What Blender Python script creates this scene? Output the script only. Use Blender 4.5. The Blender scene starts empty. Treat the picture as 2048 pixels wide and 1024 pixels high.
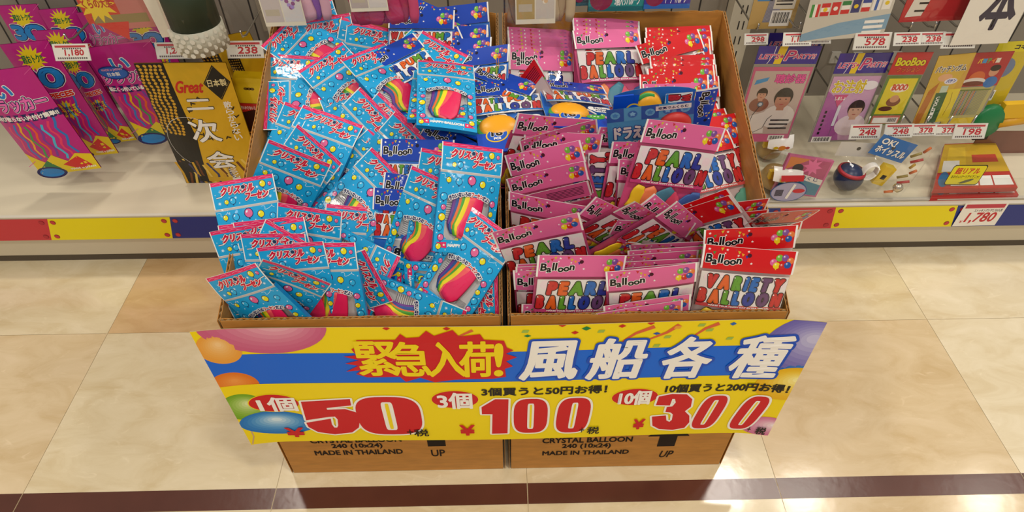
import bpy, math, random
from mathutils import Vector, Matrix, Quaternion
sc = bpy.context.scene
col = sc.collection
PI = math.pi
random.seed(7)

# ------------------------------------------------------------------ camera, world, lights, exposure
FPX = 1311.67                                   # focal length in pixels of a 2048 px wide frame
CAM = Vector((-0.0023, -0.5804, 1.1235))
PITCH, YAW, ROLL = 0.78040, -0.020058, -0.001531
CR = (Matrix.Rotation(YAW, 3, 'Z') @ Matrix.Rotation(PI / 2 - PITCH, 3, 'X') @ Matrix.Rotation(ROLL, 3, 'Z'))
cd = bpy.data.cameras.new('camera')
cam = bpy.data.objects.new('camera', cd)
col.objects.link(cam)
cam.matrix_world = Matrix.Translation(CAM) @ CR.to_4x4()
cd.sensor_width = 36.0
cd.lens = 36.0 * FPX / 2048.0
cd.clip_start = 0.02
sc.camera = cam

w = bpy.data.worlds.new('shop_air')
sc.world = w
w.use_nodes = True
bg = w.node_tree.nodes['Background']
bg.inputs[0].default_value = (1.0, 0.93, 0.84, 1)
bg.inputs[1].default_value = 0.47

def lamp(x, y, z, size, power, colr=(1.0, 0.93, 0.82), sy=None, tilt=(0, 0)):
    l = bpy.data.lights.new('ceiling_lamp', 'AREA')
    l.shape = 'RECTANGLE'
    l.size = size
    l.size_y = sy or size
    l.energy = power
    l.color = colr
    o = bpy.data.objects.new('ceiling_lamp', l)
    o.location = (x, y, z)
    o.rotation_euler = (tilt[0], tilt[1], 0)
    col.objects.link(o)
    return o

HC = 2.75
lamp(0.5, -0.6, HC, 0.22, 26)                    # row over the aisle
lamp(-1.5, -0.6, HC, 0.22, 18)
lamp(2.3, -0.6, HC, 0.22, 16)
lamp(0.2, -2.3, HC, 0.5, 38)                     # next row, behind the viewer
lamp(-2.0, -2.3, HC, 0.5, 26)
lamp(2.4, -2.3, HC, 0.5, 26)
lamp(-1.05, 1.25, HC, 0.2, 22)                   # row above the shelf, seen mirrored in the floor
lamp(1.3, 1.25, HC, 0.2, 22)
lamp(1.8, 1.2, HC, 0.2, 10)
lamp(2.9, 1.15, HC, 0.2, 8)
lamp(-2.3, 2.9, HC, 0.2, 8)
lamp(-3.6, 3.0, HC, 0.2, 8)

vs = sc.view_settings
vs.view_transform = 'Standard'
vs.look = 'None'
vs.exposure = -0.55
vs.gamma = 1.0
vs.use_curve_mapping = False
try:
    sc.cycles.use_denoising = True
    sc.cycles.transparent_max_bounces = 24
except Exception:
    pass

# ------------------------------------------------------------------ pixel -> place in the shop
def ray(u, v):
    return (CR @ Vector(((u - 1024) / FPX, -(v - 512) / FPX, -1.0))).normalized()

def at_y(u, v, y):
    d = ray(u, v)
    return CAM + d * ((y - CAM.y) / d.y)

def at_z(u, v, z):
    d = ray(u, v)
    return CAM + d * ((z - CAM.z) / d.z)

# ------------------------------------------------------------------ materials
def lin(c):
    return tuple((x / 12.92 if x <= .04045 else ((x + .055) / 1.055) ** 2.4) for x in c)

def hexc(h):
    return lin(((h >> 16 & 255) / 255, (h >> 8 & 255) / 255, (h & 255) / 255)) + (1,)

MATS = {}

def node_mat(name):
    m = bpy.data.materials.new(name)
    m.use_nodes = True
    nt = m.node_tree
    return m, nt, nt.nodes['Principled BSDF']

def wrinkle(nt, scale, strength, dist=.002):
    tc = nt.nodes.new('ShaderNodeTexCoord')
    oi = nt.nodes.new('ShaderNodeObjectInfo')
    n = nt.nodes.new('ShaderNodeTexNoise')
    n.noise_dimensions = '4D'
    n.inputs['Scale'].default_value = scale
    n.inputs['Detail'].default_value = 2.6
    mu = nt.nodes.new('ShaderNodeMath')
    mu.operation = 'MULTIPLY'
    mu.inputs[1].default_value = 37.0
    b = nt.nodes.new('ShaderNodeBump')
    b.inputs['Strength'].default_value = strength
    b.inputs['Distance'].default_value = dist
    nt.links.new(oi.outputs['Random'], mu.inputs[0])
    nt.links.new(mu.outputs[0], n.inputs['W'])
    nt.links.new(tc.outputs['Object'], n.inputs['Vector'])
    nt.links.new(n.outputs[0], b.inputs['Height'])
    return b

def ink(h, rough=.42, coat=.55, bump=.22):
    """printed card or film under a thin plastic sleeve"""
    key = ('ink', h, rough, coat, bump)
    if key in MATS:
        return MATS[key]
    m, nt, p = node_mat('print_%06x' % h)
    p.inputs['Base Color'].default_value = hexc(h)
    p.inputs['Roughness'].default_value = rough
    p.inputs['Specular IOR Level'].default_value = .22
    if coat:
        p.inputs['Coat Weight'].default_value = coat
        p.inputs['Coat IOR'].default_value = 1.38
        p.inputs['Coat Roughness'].default_value = .07
        b = wrinkle(nt, 46, bump * 1.9)
        nt.links.new(b.outputs[0], p.inputs['Coat Normal'])
    MATS[key] = m
    return m

def plain(h, rough=.5, metal=0.0, spec=.5):
    key = ('plain', h, rough, metal)
    if key in MATS:
        return MATS[key]
    m, nt, p = node_mat('surface_%06x' % h)
    p.inputs['Base Color'].default_value = hexc(h)
    p.inputs['Roughness'].default_value = rough
    p.inputs['Metallic'].default_value = metal
    p.inputs['Specular IOR Level'].default_value = spec
    MATS[key] = m
    return m

def rubber(h):
    key = ('rubber', h)
    if key in MATS:
        return MATS[key]
    m, nt, p = node_mat('latex_%06x' % h)
    p.inputs['Base Color'].default_value = hexc(h)
    p.inputs['Roughness'].default_value = .45
    b = wrinkle(nt, 30, .35, .003)
    nt.links.new(b.outputs[0], p.inputs['Normal'])
    MATS[key] = m
    return m

def clear(name='clear_film', tint=(1, 1, 1, 1), rough=.06, gain=.65, bump=.5, scale=34, base=.025):
    if name in MATS:
        return MATS[name]
    m = bpy.data.materials.new(name)
    m.use_nodes = True
    nt = m.node_tree
    nt.nodes.clear()
    out = nt.nodes.new('ShaderNodeOutputMaterial')
    tr = nt.nodes.new('ShaderNodeBsdfTransparent')
    tr.inputs[0].default_value = tint
    gl = nt.nodes.new('ShaderNodeBsdfGlossy')
    gl.inputs['Roughness'].default_value = rough
    mx = nt.nodes.new('ShaderNodeMixShader')
    fr = nt.nodes.new('ShaderNodeFresnel')
    fr.inputs['IOR'].default_value = 1.45
    ma = nt.nodes.new('ShaderNodeMath')
    ma.operation = 'MULTIPLY_ADD'
    ma.inputs[1].default_value = gain
    ma.inputs[2].default_value = base
    b = wrinkle(nt, scale, bump, .003)
    L = nt.links.new
    L(b.outputs[0], gl.inputs['Normal'])
    L(b.outputs[0], fr.inputs['Normal'])
    L(fr.outputs[0], ma.inputs[0])
    ge = nt.nodes.new('ShaderNodeNewGeometry')
    iv = nt.nodes.new('ShaderNodeMath')
    iv.operation = 'SUBTRACT'
    iv.inputs[0].default_value = 1.0
    m2 = nt.nodes.new('ShaderNodeMath')
    m2.operation = 'MULTIPLY'
    L(ge.outputs['Backfacing'], iv.inputs[1])
    L(iv.outputs[0], m2.inputs[0])
    L(ma.outputs[0], m2.inputs[1])
    L(m2.outputs[0], mx.inputs[0])
    L(tr.outputs[0], mx.inputs[1])
    L(gl.outputs[0], mx.inputs[2])
    L(mx.outputs[0], out.inputs[0])
    MATS[name] = m
    return m

FILM = clear()
ACRYL = clear('clear_acrylic', (.97, .98, .98, 1), .03, 1.0, .03, 6, .03)

def cardboard(h=0xBE8238):
    m, nt, p = node_mat('brown_cardboard')
    tc = nt.nodes.new('ShaderNodeTexCoord')
    mp = nt.nodes.new('ShaderNodeMapping')
    mp.inputs['Scale'].default_value = (6, 6, 30)
    n = nt.nodes.new('ShaderNodeTexNoise')
    n.inputs['Scale'].default_value = 4
    n.inputs['Detail'].default_value = 6
    r = nt.nodes.new('ShaderNodeValToRGB')
    a = hexc(h)
    r.color_ramp.elements[0].color = tuple(x * .86 for x in a[:3]) + (1,)
    r.color_ramp.elements[1].color = tuple(min(1, x * 1.1) for x in a[:3]) + (1,)
    r.color_ramp.elements[0].position = .3
    r.color_ramp.elements[1].position = .7
    L = nt.links.new
    L(tc.outputs['Object'], mp.inputs['Vector'])
    L(mp.outputs[0], n.inputs['Vector'])
    L(n.outputs[0], r.inputs[0])
    L(r.outputs[0], p.inputs['Base Color'])
    p.inputs['Roughness'].default_value = .55
    return m

def floor_tone(name, h, k):
    m, nt, p = node_mat(name)
    L = nt.links.new
    tc = nt.nodes.new('ShaderNodeTexCoord')
    mp = nt.nodes.new('ShaderNodeMapping')
    mp.inputs['Location'].default_value = (k * 3.1, k * 1.7, 0)
    mp.inputs['Rotation'].default_value = (0, 0, .5 + k)
    mp.inputs['Scale'].default_value = (1.0, 2.1, 1)
    n = nt.nodes.new('ShaderNodeTexNoise')
    n.inputs['Scale'].default_value = 8.5
    n.inputs['Detail'].default_value = 8
    n.inputs['Roughness'].default_value = .62
    n.inputs['Distortion'].default_value = .9
    r = nt.nodes.new('ShaderNodeValToRGB')
    a = hexc(h)
    e = r.color_ramp.elements
    e[0].position, e[1].position = .30, .72
    e[0].color = (a[0] * .88, a[1] * .83, a[2] * .74, 1)
    e[1].color = (min(1, a[0] * 1.08), min(1, a[1] * 1.1), min(1, a[2] * 1.17), 1)
    el = e.new(.52)
    el.color = a
    n2 = nt.nodes.new('ShaderNodeTexNoise')
    n2.inputs['Scale'].default_value = 24
    n2.inputs['Detail'].default_value = 5
    n2.inputs['Distortion'].default_value = 1.4
    r2 = nt.nodes.new('ShaderNodeValToRGB')
    r2.color_ramp.elements[0].position = .62
    r2.color_ramp.elements[0].color = (0, 0, 0, 1)
    r2.color_ramp.elements[1].position = .76
    r2.color_ramp.elements[1].color = (.45, .45, .45, 1)
    mx = nt.nodes.new('ShaderNodeMixRGB')
    mx.inputs[2].default_value = (min(1, a[0] * 1.2), min(1, a[1] * 1.24), min(1, a[2] * 1.36), 1)
    L(tc.outputs['Object'], mp.inputs['Vector'])
    L(mp.outputs[0], n.inputs['Vector'])
    L(mp.outputs[0], n2.inputs['Vector'])
    L(n.outputs[0], r.inputs[0])
    L(n2.outputs[0], r2.inputs[0])
    L(r.outputs[0], mx.inputs[1])
    L(r2.outputs[0], mx.inputs[0])
    L(mx.outputs[0], p.inputs['Base Color'])
    p.inputs['Roughness'].default_value = .13
    p.inputs['Specular IOR Level'].default_value = .5
    bn = nt.nodes.new('ShaderNodeTexNoise')
    bn.inputs['Scale'].default_value = 55
    bn.inputs['Detail'].default_value = 3
    b = nt.nodes.new('ShaderNodeBump')
    b.inputs['Strength'].default_value = .05
    b.inputs['Distance'].default_value = .002
    L(tc.outputs['Object'], bn.inputs['Vector'])
    L(bn.outputs[0], b.inputs['Height'])
    L(b.outputs[0], p.inputs['Normal'])
    return m

# ------------------------------------------------------------------ mesh building
GLY = {}

def glyphs(s):
    """flat outlines of a line of lettering: verts, faces, character index of each face, bounds"""
    if s in GLY:
        return GLY[s]
    c = bpy.data.curves.new('lettering', 'FONT')
    c.body = s
    c.resolution_u = 3
    for i in range(len(s)):
        c.materials.append(None)
    for i in range(len(s)):
        c.body_format[i].material_index = i
    o = bpy.data.objects.new('lettering', c)
    me = o.to_mesh()
    v = [(p.co.x, p.co.y) for p in me.vertices]
    f = [tuple(p.vertices) for p in me.polygons]
    k = [p.material_index for p in me.polygons]
    o.to_mesh_clear()
    bpy.data.objects.remove(o)
    bpy.data.curves.remove(c)
    b = (min(p[0] for p in v), min(p[1] for p in v), max(p[0] for p in v), max(p[1] for p in v))
    GLY[s] = (v, f, k, b)
    return GLY[s]

class MB:
    def __init__(self, unit=.001):
        self.v, self.f, self.m, self.s, self.mats, self.u = [], [], [], [], [], unit

    def mi(self, mat):
        if mat not in self.mats:
            self.mats.append(mat)
        return self.mats.index(mat)

    def add(self, vs, fs, mat, smooth=False):
        o = len(self.v)
        self.v.extend(vs)
        i = self.mi(mat)
        for f in fs:
            self.f.append(tuple(a + o for a in f))
            self.m.append(i)
            self.s.append(smooth)

    def grid(self, xs, ys, z, mat, skip=None, smooth=True, flip=False):
        nx, ny = len(xs), len(ys)
        vs = [(x, y, z) for y in ys for x in xs]
        fs = []
        for j in range(ny - 1):
            for i in range(nx - 1):
                if skip and skip((xs[i] + xs[i + 1]) / 2, (ys[j] + ys[j + 1]) / 2):
                    continue
                q = (j * nx + i, j * nx + i + 1, (j + 1) * nx + i + 1, (j + 1) * nx + i)
                fs.append(q[::-1] if flip else q)
        self.add(vs, fs, mat, smooth)

    def rect(self, x0, y0, x1, y1, z, mat, nx=1, ny=1):
        self.grid([x0 + (x1 - x0) * i / nx for i in range(nx + 1)], [y0 + (y1 - y0) * i / ny for i in range(ny + 1)], z, mat)

    def poly(self, pts, z, mat):
        from mathutils.geometry import tessellate_polygon
        t = tessellate_polygon([[Vector((p[0], p[1], 0)) for p in pts]])
        fs = []
        for a in t:
            A, B, C = (pts[i] for i in a)
            cr = (B[0] - A[0]) * (C[1] - A[1]) - (B[1] - A[1]) * (C[0] - A[0])
            fs.append(tuple(a) if cr > 0 else tuple(a[::-1]))
        self.add([(p[0], p[1], z) for p in pts], fs, mat)

    def ell(self, cx, cy, rx, ry, z, mat, n=14, rot=0, a0=0, a1=2 * PI):
        c, s = math.cos(rot), math.sin(rot)
        vs = [(cx, cy, z)]
        for i in range(n + 1):
            t = a0 + (a1 - a0) * i / n
            x, y = rx * math.cos(t), ry * math.sin(t)
            vs.append((cx + x * c - y * s, cy + x * s + y * c, z))
        self.add(vs, [(0, i + 1, i + 2) for i in range(n)], mat)

    def ribbon(self, pts, wd, z, mat):
        vs = []
        n = len(pts)
        for i, p in enumerate(pts):
            a, b = pts[max(0, i - 1)], pts[min(n - 1, i + 1)]
            dx, dy = b[0] - a[0], b[1] - a[1]
            l = math.hypot(dx, dy) or 1
            h = (wd[i] if isinstance(wd, (list, tuple)) else wd) / 2
            vs += [(p[0] - dy / l * h, p[1] + dx / l * h, z), (p[0] + dy / l * h, p[1] - dx / l * h, z)]
        self.add(vs, [(2 * i, 2 * i + 1, 2 * i + 3, 2 * i + 2) for i in range(n - 1)], mat)

    def star(self, cx, cy, r, z, mat, n=5, inner=.42, rot=PI / 2):
        pts = []
        for i in range(2 * n):
            t = rot + PI * i / n
            q = r if i % 2 == 0 else r * inner
            pts.append((cx + q * math.cos(t), cy + q * math.sin(t)))
        self.add([(cx, cy, z)] + [(p[0], p[1], z) for p in pts], [(0, i + 1, (i + 1) % (2 * n) + 1) for i in range(2 * n)], mat)

    def text(self, s, box, z, mat, bold=0, n=8, shear=0, rot=0, fn=None):
        """fit a line of lettering into box (x0, y0, x1, y1); mat may be one material or one per character; bold widens the strokes"""
        v, f, k, b = glyphs(s)
        x0, y0, x1, y1 = box
        sx, sy = (x1 - x0) / max(1e-6, b[2] - b[0]), (y1 - y0) / max(1e-6, b[3] - b[1])
        cx, cy = (x0 + x1) / 2, (y0 + y1) / 2
        c, sn = math.cos(rot), math.sin(rot)
        P = []
        for x, y in v:
            X = x0 + (x - b[0]) * sx
            Y = y0 + (y - b[1]) * sy
            X += (Y - y0) * shear
            if rot:
                X, Y = cx + (X - cx) * c - (Y - cy) * sn, cy + (X - cx) * sn + (Y - cy) * c
            if fn:
                X, Y = fn(X, Y)
            P.append((X, Y))
        per = isinstance(mat, (list, tuple))
        groups = {}
        for fc, ch in zip(f, k):
            groups.setdefault(ch if per else 0, []).append(fc)
        st = 4e-7 / self.u
        for ch, fs in groups.items():
            m = mat[ch % len(mat)] if per else mat
            used = sorted({i for fc in fs for i in fc})
            ix = {i: j for j, i in enumerate(used)}
            self.add([(P[i][0], P[i][1], z) for i in used], [tuple(ix[i] for i in fc) for fc in fs], m)
            if not bold:
                continue
            cnt = {}
            for fc in fs:
                for i in range(len(fc)):
                    e = (fc[i], fc[(i + 1) % len(fc)])
                    cnt[(min(e), max(e))] = cnt.get((min(e), max(e)), 0) + 1
            q = 0
            dots = set()
            for (i, j), t in cnt.items():
                if t != 1:
                    continue
                p, r = P[i], P[j]
                l = math.hypot(r[0] - p[0], r[1] - p[1])
                if l < 1e-9:
                    continue
                ox, oy = -(r[1] - p[1]) / l * bold, (r[0] - p[0]) / l * bold
                q += 1
                zz = z + (q % 37) * st
                self.add([(p[0] - ox, p[1] - oy, zz), (r[0] - ox, r[1] - oy, zz), (r[0] + ox, r[1] + oy, zz), (p[0] + ox, p[1] + oy, zz)], [(0, 1, 2, 3)], m)
                dots.update((i, j))
            keep = []
            for i in sorted(dots):
                p = P[i]
                if any((p[0] - d[0]) ** 2 + (p[1] - d[1]) ** 2 < (bold * .12) ** 2 for d in keep[-3:]):
                    continue
                keep.append(p)
                q += 1
                zz = z + (q % 37) * st
                self.add([(p[0] + bold * math.cos(2 * PI * t / n), p[1] + bold * math.sin(2 * PI * t / n), zz) for t in range(n)], [tuple(range(n))], m)

    def box(self, x0, y0, z0, x1, y1, z1, mat):
        vs = [(x, y, z) for z in (z0, z1) for y in (y0, y1) for x in (x0, x1)]
        self.add(vs, [(0, 2, 3, 1), (4, 5, 7, 6), (0, 1, 5, 4), (2, 6, 7, 3), (0, 4, 6, 2), (1, 3, 7, 5)], mat)

    def loft(self, rings, mat, cap=True, smooth=True, closed=True):
        o = []
        n = len(rings[0])
        vs = [p for r in rings for p in r]
        fs = []
        for j in range(len(rings) - 1):
            for i in range(n if closed else n - 1):
                a, b2 = j * n + i, j * n + (i + 1) % n
                fs.append((a, b2, b2 + n, a + n))
        if cap:
            fs.append(tuple(range(n))[::-1])
            fs.append(tuple(range((len(rings) - 1) * n, len(rings) * n)))
        self.add(vs, fs, mat, smooth)

    def lathe(self, prof, mat, n=20, c=(0, 0, 0), cap=True):
        self.loft([[(c[0] + r * math.cos(2 * PI * i / n), c[1] + r * math.sin(2 * PI * i / n), c[2] + z) for i in range(n)] for r, z in prof], mat, cap)

    def tube(self, pts, r, mat, n=7):
        rings = []
        for i, p in enumerate(pts):
            p = Vector(p)
            d = (Vector(pts[min(len(pts) - 1, i + 1)]) - Vector(pts[max(0, i - 1)])).normalized()
            a = Vector((0, 0, 1)) if abs(d.z) < .9 else Vector((1, 0, 0))
            e1 = d.cross(a).normalized()
            e2 = d.cross(e1)
            rr = r[i] if isinstance(r, (list, tuple)) else r
            rings.append([tuple(p + (e1 * math.cos(2 * PI * k / n) + e2 * math.sin(2 * PI * k / n)) * rr) for k in range(n)])
        self.loft(rings, mat)

    def mesh(self, name, fn=None):
        u = self.u
        vs = [fn(*p) for p in self.v] if fn else self.v
        me = bpy.data.meshes.new(name)
        me.from_pydata([(p[0] * u, p[1] * u, p[2] * u) for p in vs], [], self.f)
        for m in self.mats:
            me.materials.append(m)
        me.polygons.foreach_set('material_index', self.m)
        me.polygons.foreach_set('use_smooth', self.s)
        me.update()
        return me

    def build(self, name, parent=None, fn=None):
        return link(name, self.mesh(name, fn), parent)

def link(name, me, parent=None):
    o = bpy.data.objects.new(name, me)
    col.objects.link(o)
    if parent:
        o.parent = parent
    return o

def tag(o, label, cat=None, group=None, kind=None):
    o['label'] = label
    if cat:
        o['category'] = cat
    if group:
        o['group'] = group
    if kind:
        o['kind'] = kind
    return o

def empty(name, label, cat, mat=None, loc=None, group=None):
    o = bpy.data.objects.new(name, None)
    o.empty_display_size = .03
    col.objects.link(o)
    if mat is not None:
        o.matrix_world = mat
    elif loc is not None:
        o.location = loc
    return tag(o, label, cat, group)

def structure(o, label):
    o['kind'] = 'structure'
    o['label'] = label
    o['category'] = o.name.split('_')[0]
    return o

WHITE, BLACK, NAVY = ink(0xEFEDE8), ink(0x16141A), ink(0x17235E)
# ------------------------------------------------------------------ shell: floor, floor strip, shelf behind
TX, TY, TS = -0.8645, 0.3339, 0.45
TONES = [floor_tone('beige_marble_tile', 0xDCCCA9, 0), floor_tone('sand_marble_tile', 0xD8C29C, 1), floor_tone('ochre_marble_tile', 0xCDAC7E, 2),
         floor_tone('cream_marble_tile', 0xE3D5B6, 3), plain(0xC2AC82, .5)]
def build_floor():
    mb = MB(1)
    pick = {(-1, 0): 0, (0, 0): 2, (3, 0): 0, (4, 0): 3, (-1, -1): 1, (0, -1): 0, (1, -1): 0, (2, -1): 0, (3, -1): 1, (4, -1): 3, (-2, -1): 1, (-2, 0): 0}
    g = .0004
    for i in range(-6, 8):
        for j in range(-5, 6):
            x, y = TX + i * TS, TY + j * TS
            t = pick.get((i, j), (i * 7 + j * 13 + i * j) % 4)
            mb.add([(x + g, y + g, 0), (x + TS - g, y + g, 0), (x + TS - g, y + TS - g, 0), (x + g, y + TS - g, 0)], [(0, 1, 2, 3)], TONES[t])
    x0, x1, y0, y1 = TX - 6 * TS, TX + 8 * TS, TY - 5 * TS, TY + 6 * TS
    mb.add([(x0, y0, -.0008), (x1, y0, -.0008), (x1, y1, -.0008), (x0, y1, -.0008)], [(0, 1, 2, 3)], TONES[4])
    return structure(mb.build('floor'), 'glossy beige marbled floor tiles')
build_floor()

def build_strip():
    m, nt, p = node_mat('brown_floor_strip')
    tc = nt.nodes.new('ShaderNodeTexCoord')
    n = nt.nodes.new('ShaderNodeTexNoise')
    n.inputs['Scale'].default_value = 9
    n.inputs['Detail'].default_value = 6
    r = nt.nodes.new('ShaderNodeValToRGB')
    r.color_ramp.elements[0].color = hexc(0x4B2A20)
    r.color_ramp.elements[1].color = hexc(0x64382C)
    nt.links.new(tc.outputs['Object'], n.inputs['Vector'])
    nt.links.new(n.outputs[0], r.inputs[0])
    nt.links.new(r.outputs[0], p.inputs['Base Color'])
    p.inputs['Roughness'].default_value = .22
    b = nt.nodes.new('ShaderNodeBump')
    b.inputs['Strength'].default_value = .1
    b.inputs['Distance'].default_value = .002
    n2 = nt.nodes.new('ShaderNodeTexNoise')
    n2.inputs['Scale'].default_value = 60
    nt.links.new(tc.outputs['Object'], n2.inputs['Vector'])
    nt.links.new(n2.outputs[0], b.inputs['Height'])
    nt.links.new(b.outputs[0], p.inputs['Normal'])
    mb = MB(1)
    ya, yb = -.0289, -.0675
    for i in range(-6, 8):
        x = TX + i * TS
        mb.add([(x + .0008, yb, .0004), (x + TS - .0008, yb, .0004), (x + TS - .0008, ya, .0004), (x + .0008, ya, .0004)], [(0, 1, 2, 3)], m)
    structure(mb.build('trim_1'), 'dark brown strip set into the floor')
build_strip()

STEEL = plain(0xC9BEA6, .42)
SY = .55                                             # front of the shelf unit
def build_shelf():
    e = empty('display_shelf', 'long cream metal shelf unit with a red, yellow and blue front edge', 'shelf', loc=(0, SY, 0))
    X0, X1 = -1.9, 2.2
    def loc(mb, name, par=e):
        o = mb.build(name, par)
        return o
    d = MB(1)
    d.box(X0, .0, .139, X1, .47, .151, plain(0xD8CDB4, .38))
    loc(d, 'deck')
    k = MB(1)
    k.box(X0, .002, .03, X1, .014, .0835, STEEL)
    loc(k, 'kick_panel')
    b = MB(1)
    b.box(X0, .014, 0, X1, .03, .139, plain(0x5A5044, .6))
    loc(b, 'plinth')
    rl = MB(1)
    rl.box(X0, -.004, .0835, X1, .0, .151, STEEL)
    rl.box(X0, -.004, .151, X1, .004, .1535, plain(0xD8D2C4, .3))
    rail = loc(rl, 'price_rail')
    # printed rail strips, positions read off the photo
    zt, zb = .149, .0845
    RED, YEL, BLU = ink(0xC9353F, .3, .3, .05), ink(0xEBD908, .3, .3, .05), ink(0x24317F, .3, .3, .05)
    def X(u, v):
        return at_y(u, v, SY - .004).x
    cuts = [(-1.9, -1.9, RED), (X(92, 433), X(103, 478), YEL), (X(340, 435), X(347, 478), BLU), (-.35, -.34, RED), (.2, .2, BLU),
            (X(1560, 418), X(1560, 456), RED), (X(1672, 414), X(1661, 455), YEL), (X(1918, 407), X(1902, 451), BLU), (2.2, 2.2, RED)]
    for a, c in zip(cuts, cuts[1:]):
        mb = MB(1)
        y = -.0052
        mb.add([(a[1], y, zb), (c[1], y, zb), (c[0], y, zt), (a[0], y, zt)], [(0, 1, 2, 3)], a[2])
        riv = ink(0xC23A3C, .3, .3, .05) if a[2] is not RED else ink(0xB42A36, .3, .3, .05)
        for s, q in ((1, a), (-1, c)):
            for f, z in ((.25, zb + .011), (.75, zt - .011)):
                x = q[1] + (q[0] - q[1]) * f + s * .0125
                n = 14
                for rr, mm, yy in ((.0062, ink(0x8E2530, .3, .3, .05), -.0056), (.0051, riv, -.0060)):
                    mb.add([(x, yy, z)] + [(x + rr * math.cos(2 * PI * i / n), yy, z + rr * math.sin(2 * PI * i / n)) for i in range(n)],
                           [(0, i + 1, (i + 1) % n + 1) for i in range(n)], mm)
        mb.build('rail_strip', rail)
    bk = MB(1)
    pm = plain(0x8C8478, .5)
    slit = plain(0x2E2A28, .7)
    bk.box(X0, .47, .0, X1, .486, 1.5, pm)
    x = X0 + .02
    while x < X1:
        bk.add([(x, .4695, .16), (x + .004, .4695, .16), (x + .004, .4695, 1.45), (x, .4695, 1.45)], [(0, 1, 2, 3)], slit)
        x += .07
    loc(bk, 'back_panel')
    for px in (-.545, .60):
        m = MB(1)
        m.box(px - .028, .425, .151, px + .028, .47, 1.5, plain(0xD9D2BE, .4))
        z = .17
        while z < 1.4:
            for dx in (-.007, .005):
                m.add([(px + dx, .4243, z), (px + dx + .003, .4243, z), (px + dx + .003, .4243, z + .022), (px + dx, .4243, z + .022)], [(0, 1, 2, 3)], slit)
            z += .04
        loc(m, 'post')
    return e
build_shelf()

# ------------------------------------------------------------------ the two cartons
CARD = cardboard()
EDGE = plain(0xC4A673, .8)
BX = [(-.3925, -.0035), (.0035, .393)]
BD = .527
def rim(x, y):                                        # height of the cut edge at depth y
    return .433 + (.622 - .433) * y / BD

def sag(y):                                           # the two walls between the cartons are pressed down in the middle
    return .035 * max(0.0, math.sin(PI * (y - .04) / .4)) if .04 < y < .44 else 0.0

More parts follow.
